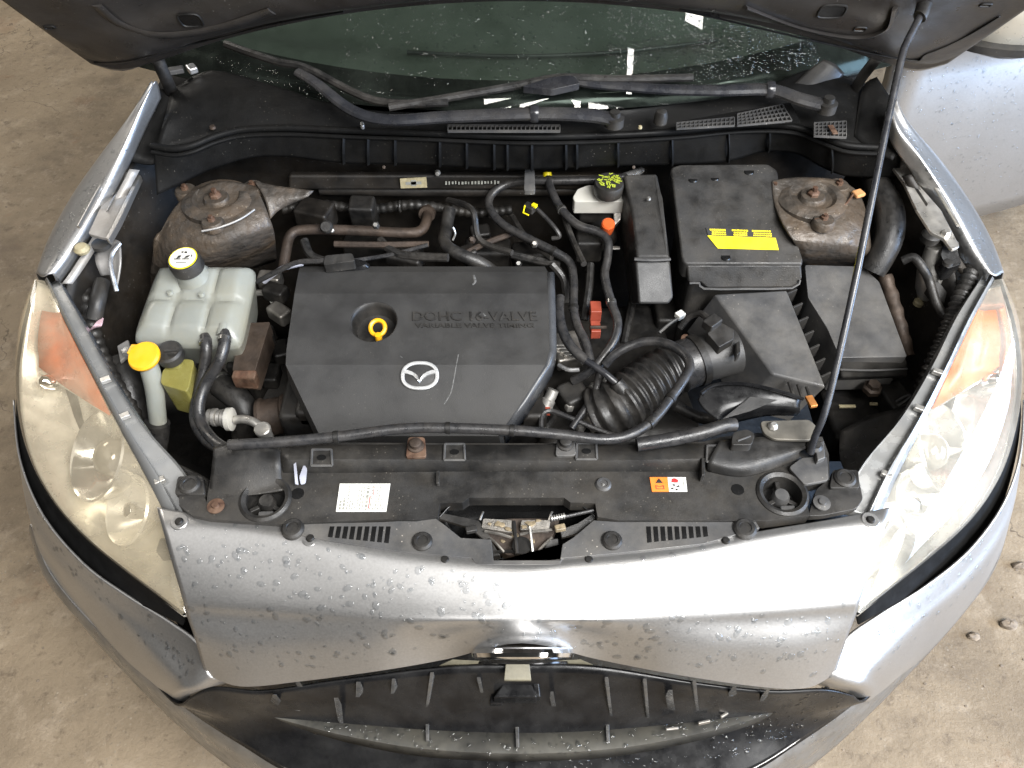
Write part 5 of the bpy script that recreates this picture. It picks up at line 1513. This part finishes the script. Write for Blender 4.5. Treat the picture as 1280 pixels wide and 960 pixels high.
def on_air(u, v, lift=.0008):
    f = (v - 205) / (330 - 205)
    a, b = P(900, 205, .874), P(900, 330, .797)
    nn = (b - a).cross(Vector((1, 0, 0))).normalized()
    if nn.z < 0:
        nn = -nn
    d = ray(u, v)
    return CAM + d * ((a - CAM).dot(nn) / d.dot(nn)) + nn * lift


st, q = sticker('caution_label', [on_air(897, 311), on_air(973, 313), on_air(969, 298), on_air(884, 295)], 'label_yellow', air, 'yellow caution sticker on the air cleaner lid')
wl_ = []
for t in (.12, .22, .32, .42, .52, .62, .72, .82):
    x_ = .04
    while x_ < .93:
        l_ = random.uniform(.02, .09)
        wl_.append((x_, t, min(.96, x_ + l_), t + .05))
        x_ += l_ + .014
prints('print', q, wl_, mk('yellow_ink', (.55, .42, .01), .6, 0, .2, 90, 0), st)
st2, q = sticker('caution_header', [on_air(885, 295), on_air(967, 297.5), on_air(966, 288), on_air(882, 285.5)], 'ink', air)
hd = []
for s0, s1 in ((.03, .30), (.36, .62), (.66, .97)):
    for t0, t1, a_ in ((.66, .88, .02), (.38, .54, .04), (.10, .27, .03)):
        x_ = s0 + a_
        while x_ < s1 - .02:
            l_ = random.uniform(.012, .035)
            hd.append((x_, t0, min(s1, x_ + l_), t1))
            x_ += l_ + .007
prints('header_print', q, hd, 'label_yellow', st2)
for (u, v, rr) in [(866, 224, .009), (893, 222, .009), (936, 214, .010), (907, 321, .009)]:
    pos = on_air(u, v, .0004)
    put('lid_dimple', MB().lathe(pos, [(rr, -.001), (rr * .9, .0006), (0, .0006)], seg=16), 'frit', air)
lathe('lid_clip', on_air(979, 256, .001), [(.004, 0), (.003, .004), (0, .004)], 'zinc', air, seg=8)

sn = solid_box('intake_duct', [(893, 367, .742), (984, 362, .752), (1033, 484, .700), (966, 468, .700)], .10, 'grey_plastic', 'flat grey intake duct running down from the air cleaner', .004, (-.035, .0, 0))
for k in range(7):
    f = k / 7
    p = P(984 + 49 * f, 362 + 122 * f, .752 - .052 * f)
    put('duct_rib', MB().box(p + Vector((.012, .004, -.022)), (.022, .004, .03), rz=.5), 'plastic', sn, bevel=.001)
bat = solid_box('battery_cover', rnd([(1006, 331, .760), (1078, 333, .762), (1099, 352, .758), (1134, 446, .715), (1050, 447, .712), (1034, 410, .728), (1010, 372, .744)], 3), .09, 'grey_plastic', 'dusty grey battery cover right of the prop rod', .004, (.0, .0, 0))
prism('cover_skirt', [(1050, 449, .706), (1134, 448, .708), (1136, 470, .67), (1052, 472, .67)], Vector((0, .03, -.06)), 'plastic', bat, bevel=.004)
tube('cover_seam', [(1050, 462, .690), (1090, 463, .690), (1134, 461, .690)], .0018, 'grey_plastic', bat, n=6)
tb = box('battery_tray', (1090, 520, .56), (.20, .16, .08), 'dark', None, 'dark battery tray below the battery cover', bevel=.01)
lathe('tray_bolt', (1091, 484, .655), [(.016, -.01), (.017, .0), (.012, .003), (.011, .010), (0, .011)], 'brown', tb, seg=6)
for (u, v, l) in [(1059, 508, .03), (1092, 505, .014)]:
    box('bright_edge', (u, v, .62), (l, .006, .004), 'label_pale', tb, bevel=.001)
tube('cable_tie', [(1120, 502, .64), (1130, 496, .65), (1138, 494, .65), (1130, 502, .64), (1122, 507, .64)], .0022, 'grey_plastic', tb, n=6)

# intake bellows, clamp, flow sensor
bel = tube('intake_bellows', [(748, 520, .635), (772, 508, .655), (800, 488, .665), (826, 470, .67), (846, 460, .675)], lambda t: .050 - .006 * t, 'rubber', None, 'ribbed black rubber intake bellows', n=30, rib=(.0165, .07))
tube('bellows_cuff', [(844, 461, .675), (858, 455, .678), (868, 451, .68)], .045, 'hose', bel, n=30, smooth=3)
tube('hose_clamp', [(866, 452, .68), (874, 449, .681)], .0475, 'dark', bel, n=30, smooth=0)
lathe('clamp_screw', (856, 424, .705), [(.008, -.008), (.008, .006), (.005, .008), (0, .008)], 'rust', bel, seg=10, axis=(0, -.5, 1))
afs = tube('flow_sensor_housing', [(873, 450, .681), (895, 444, .683), (918, 438, .685)], .042, 'cover', None, 'round black air flow sensor housing right of the bellows', n=30, smooth=3)
sbx = prism('sensor_box', [(884, 416, .745), (902, 403, .745), (918, 412, .742), (917, 424, .738), (899, 434, .736)], .035, 'plastic', afs, r=2, bevel=.003)
box('sensor_plug', (890, 404, .748), (.03, .022, .018), 'plastic', afs, rz=.7, bevel=.003)
tube('sensor_cable', [(886, 400, .75), (876, 392, .745), (862, 396, .73), (850, 410, .71)], .006, 'rubber', afs, n=8)
prism('sensor_lug', zz([(920, 428), (925, 425), (926, 440), (921, 444)], .735), .02, 'plastic', afs, bevel=.002)

# front intake scoop
sc = put('intake_scoop', MB().grid(rows_of([[(872, 500, .74), (880, 487, .752), (900, 482, .757), (940, 483, .757), (1002, 500, .745)],
                                           [(880, 512, .735), (890, 497, .747), (910, 494, .752), (945, 494, .752), (1000, 506, .74)],
                                           [(900, 528, .725), (905, 518, .735), (920, 512, .74), (950, 508, .742), (1000, 514, .728)],
                                           [(904, 536, .70), (912, 530, .705), (930, 526, .71), (960, 520, .715), (996, 520, .70)]], 5, 4)), 'gloss', label='glossy black intake scoop behind the radiator cover', solid=.004)
sticker('scoop_shine_panel', [(903, 524, .741), (938, 514, .7475), (972, 500, .752), (938, 496, .756)], 'plastic', sc)  # lighter panel standing in for the sheen on the scoop
tube('scoop_edge', [(876, 492, .757), (894, 481, .762), (930, 480, .763), (970, 488, .758), (1004, 499, .75)], .003, 'gloss', sc, n=6)
cp_ = box('copper_clip', (1014, 502, .742), (.012, .022, .006), mk('copper_clip', (.55, .23, .07), .4, .6, .2, 40, .05), sc, rz=.2, bevel=.001)
for k in range(3):
    tube('duct_spike', [(986 + 11 * k, 478 + 3 * k, .70), (992 + 11 * k, 496 + 3 * k, .70)], .003, 'plastic', sn, n=6, smooth=0)
tube('lower_hose', [(846, 508, .66), (870, 520, .66), (890, 526, .67), (906, 535, .70)], .010, 'rubber', None, 'black hose passing under the intake scoop', n=10)
tube('side_hose', [(796, 556, .772), (840, 549, .776), (880, 540, .782), (905, 532, .784), (918, 531, .78)], .0105, 'hose', None, 'thick grey hose end behind the raised beam', n=12)

# ---- right side: corrugated drain hose, washer jug, relay, rails
tube('cabin_duct', [(1092, 222, .84), (1100, 238, .84), (1111, 262, .832), (1112, 290, .815), (1104, 315, .79), (1090, 340, .76)], lambda t: .022 + .004 * sin(pi * t), 'rubber', None, 'thick black flexible duct behind the prop rod', n=18)
cable = tube('battery_cable', [(1106, 345, .74), (1114, 370, .72), (1121, 395, .70), (1128, 420, .68), (1134, 445, .66)], .013, 'brown', None, 'muddy sheathed cable beside the battery cover', n=14, rib=(.03, .09))
prism('chassis_rail', [(1140, 350, .70), (1152, 346, .70), (1164, 385, .68), (1172, 430, .65), (1158, 440, .64), (1144, 392, .68)], .06, mk('pale_mud_steel', (.30, .26, .19), .5, .3, .3, 20, .2, 120, dust=.5, dcol=(.12, .095, .06)), None, 'mud stained chassis rail right of the battery cover', bevel=.003)
lathe('rail_button', (1149, 378, .705), [(.010, -.004), (.010, .003), (.007, .006), (0, .006)], 'label_pale', None, 'cream button on the chassis rail', seg=16)
jug = put('washer_jug', MB().lathe(P(1166, 340, .76), [(.020, -.05), (.026, -.03), (.027, .01), (.022, .026), (.018, .05), (0, .052)], axis=(-.15, .35, 1), seg=24), 'zinc', label='small pale canister beside the right headlamp')
lathe('jug_cap', (1161, 300, .822), [(.016, 0), (.017, .012), (.012, .016), (0, .0165)], 'plastic', jug, seg=18)
rl = prism('horn_relay', [(1176, 318, .815), (1180, 302, .825), (1194, 300, .825), (1202, 330, .805), (1184, 336, .80)], .03, 'gloss', None, 'shiny black relay block above the right headlamp', r=3, bevel=.004)
lathe('relay_boss', (1188, 306, .828), [(.012, 0), (.012, .006), (.008, .009), (0, .009)], 'plastic', rl, seg=16)
lathe('relay_boss', (1184, 330, .812), [(.009, 0), (.008, .006), (0, .007)], 'plastic', rl, seg=16)
con = prism('lamp_connector', [(1160, 356, .76), (1172, 350, .765), (1184, 366, .755), (1180, 380, .745), (1172, 372, .75)], .02, 'plastic', None, 'black plug on the right headlamp loom', r=1.5, bevel=.002)
tube('lamp_loom', [(1128, 326, .79), (1142, 322, .80), (1154, 336, .79), (1162, 352, .77), (1170, 378, .75), (1182, 396, .74)], .008, 'rubber', con, n=10)
tube('wiring_loom', [(1215, 335, .79), (1206, 360, .78), (1192, 395, .76), (1178, 430, .73), (1164, 460, .70), (1152, 490, .66)], .014, 'rubber', None, 'crinkled black loom along the right headlamp', n=12, rib=(.012, .14))
sheet('splash_guard', [[(1050, 540, .64), (1090, 520, .64), (1130, 510, .64), (1150, 500, .65)], [(1050, 575, .66), (1085, 560, .655), (1110, 545, .65), (1126, 535, .65)], [(1064, 600, .69), (1080, 600, .69), (1090, 600, .69), (1100, 580, .68)]], 'rubber', None, 'black splash guard below the right lamp flange', nu=4, nv=4)
box('lower_bracket', (1116, 500, .62), (.05, .06, .04), 'dark', tb, rz=.3, bevel=.006)

def bands(name_, r_, spots, mat='dark'):
    o_ = bpy.data.objects[name_]
    for (u0, v0, z0), (u1, v1, z1) in spots:
        a_, b_ = P(u0, v0, z0), P(u1, v1, z1)
        put('hose_band', MB().lathe(a_, [(r_, -.004), (r_ + .0013, -.0035), (r_ + .0013, .0035), (r_, .004)], axis=b_ - a_, seg=16), mat, o_)


bands('breather_hose', .0080, [((420, 546, .786), (430, 545, .786)), ((640, 538, .786), (650, 538.7, .7855)), ((838, 498, .775), (841, 494, .775)), ((560, 535, .788), (570, 535, .788))])
bands('vacuum_hose', .0080, [((692, 314, .76), (697, 317, .759)), ((717, 385, .735), (717, 390, .735))])
bands('fuel_hose', .0080, [((702, 262, .80), (704, 265, .80)), ((764, 378, .745), (765, 382, .744))], 'steel')
bands('radiator_hose', .024, [((275, 480, .61), (279, 484, .61))], 'steel')
bands('tank_hose', .0098, [((257, 428, .732), (257, 433, .730))], 'steel')
bands('tank_hose.001', .0102, [((281, 424, .739), (280, 430, .737))], 'steel')

# ------------------------------------------------------------------ water drops
bpy.context.view_layer.update()
DG = bpy.context.evaluated_depsgraph_get()


def drops(o, regions, lo, hi, name='water_drops', squash=.28, power=2.2):
    bm_ = bmesh.new()
    me = o.evaluated_get(DG).to_mesh()
    bm_.from_mesh(me)
    bm_.transform(o.matrix_world)
    tree = BVHTree.FromBMesh(bm_)
    bm_.free()
    mb = MB()
    for poly, n_ in regions:
        us, vs_ = [p[0] for p in poly], [p[1] for p in poly]
        c = 0
        tries = 0
        while c < n_ and tries < n_ * 30:
            tries += 1
            u, v = random.uniform(min(us), max(us)), random.uniform(min(vs_), max(vs_))
            ins = False
            j = len(poly) - 1
            for i in range(len(poly)):
                if (poly[i][1] > v) != (poly[j][1] > v) and u < (poly[j][0] - poly[i][0]) * (v - poly[i][1]) / (poly[j][1] - poly[i][1]) + poly[i][0]:
                    ins = not ins
                j = i
            if not ins:
                continue
            c += 1
            d = ray(u, v).normalized()
            hit, nrm_, _, _ = tree.ray_cast(CAM, d)
            if hit is None:
                continue
            if nrm_.dot(d) > 0:
                nrm_ = -nrm_
            rr = lo + (hi - lo) * random.random() ** power
            q_ = Vector((0, 0, 1)).rotation_difference(nrm_)
            tw = random.uniform(0, pi)
            el = random.uniform(1, 1.35)
            seg, o0 = 9, len(mb.v)
            for k, (fr, fh) in enumerate(((1, 0), (.82, .42), (.56, .76), (.26, .95))):
                for g in range(seg):
                    a = 2 * pi * g / seg
                    p = Vector((cos(a) * fr * el, sin(a) * fr / el, fh * squash)) * rr
                    p.rotate(Matrix.Rotation(tw, 3, 'Z'))
                    mb.v.append(hit + q_ @ p + nrm_ * .0001)
            mb.v.append(hit + nrm_ * rr * squash)
            for k in range(3):
                for g in range(seg):
                    a, b = o0 + k * seg + g, o0 + k * seg + (g + 1) % seg
                    mb.f.append((a, b, b + seg, a + seg))
            e = o0 + 3 * seg
            for g in range(seg):
                mb.f.append((e + g, e + (g + 1) % seg, o0 + 4 * seg))
    w_ = put(name, mb, 'water', o, kind='stuff', flat=True, angle=180)
    return w_


drops(bumper, [([(215, 665), (480, 705), (650, 720), (640, 800), (470, 830), (300, 850), (255, 830)], 330), ([(650, 720), (1000, 680), (1095, 670), (1030, 850), (760, 820), (650, 800)], 420), ([(200, 640), (1100, 640), (1060, 700), (230, 700)], 90)], .0012, .0066)
drops(cheek_l, [([(25, 560), (60, 640), (160, 740), (255, 830), (225, 850), (130, 770), (40, 660)], 170)], .0008, .0050)
drops(cheek_r, [([(1275, 520), (1240, 640), (1140, 730), (1060, 800), (1040, 850), (1090, 850), (1240, 710)], 220)], .0010, .0055)
drops(fen_l, [([(150, 170), (60, 300), (48, 345), (60, 345), (130, 250), (172, 160)], 420)], .0010, .0034)
drops(fen_r, [([(1120, 140), (1150, 180), (1210, 260), (1255, 345), (1225, 345), (1180, 260)], 420)], .0010, .0034)
drops(door, [([(1115, 90), (1280, 60), (1280, 260), (1240, 270), (1170, 180)], 420)], .0012, .0042)
drops(ws, [([(440, 5), (1000, 5), (1030, 80), (860, 105), (640, 110), (420, 100)], 950), ([(760, 5), (1000, 20), (1030, 80), (860, 105), (760, 100)], 900), ([(850, 20), (1010, 45), (1030, 80), (880, 100)], 500), ([(260, 70), (440, 100), (560, 130), (420, 150), (300, 100)], 260)], .0013, .0042)
drops(ledge, [([(350, 885), (650, 925), (960, 870), (960, 900), (650, 958), (350, 915)], 260)], .0015, .0055)
drops(mouth, [([(880, 920), (980, 880), (1060, 850), (1060, 880), (960, 935), (880, 955)], 160), ([(560, 950), (860, 945), (860, 960), (560, 960)], 60)], .0012, .0045)
drops(lip, [([(1000, 930), (1150, 820), (1190, 780), (1180, 800), (1040, 930)], 120)], .0010, .003)

# ------------------------------------------------------------------ loose stones and grit on the floor
def stone(loc, r, mat='pebble'):
    mb = MB().lathe(loc, [(r * .6, 0), (r, r * .3), (r * .85, r * .8), (r * .4, r * 1.05), (0, r * 1.1)], seg=9, sx=random.uniform(1, 1.5), sy=random.uniform(.7, 1))
    mb.v = [p + Vector([random.uniform(-.15, .15) * r for _ in range(3)]) for p in mb.v]
    for p in mb.v:
        p.z = max(p.z, .0)
    me_o = put('pebble', mb, mat, FLOOR)
    me_o.parent = None
    me_o.location = WORLD[me_o.name]
    return me_o


FLOOR = bpy.data.objects['floor']
for (u, v, r, lab) in [(1259, 782, .016, 'dark pebble on the floor right of the bumper, nearest the frame edge'), (1216, 796, .011, 'small dark pebble on the floor below the right bumper corner'), (1274, 708, .013, 'pale flat stone chip on the floor at the right edge')]:
    p_ = stone(P(u, v, 0), r)
    p_['label'] = lab
    p_['category'] = 'stone'
    p_['group'] = 'loose stones on the floor'
gr = MB()
for k in range(1600):
    x, y = (random.uniform(-2.6, -.75), random.uniform(.2, 4)) if k % 2 else (random.uniform(.6, 2.4), random.uniform(.1, 2.2))
    r = random.uniform(.001, .0035) * (1.5 if random.random() < .04 else 1)
    gr.lathe(Vector((x, y, 0)), [(r, 0), (r * .8, r * .6), (0, r * .8)], seg=5, sx=random.uniform(1, 1.6))
g_ = put('grit', gr, 'pebble', FLOOR)
g_.parent = None
g_.location = WORLD[g_.name]
g_['kind'] = 'stuff'
g_['label'] = 'fine grit scattered over the dusty floor'
g_['category'] = 'grit'
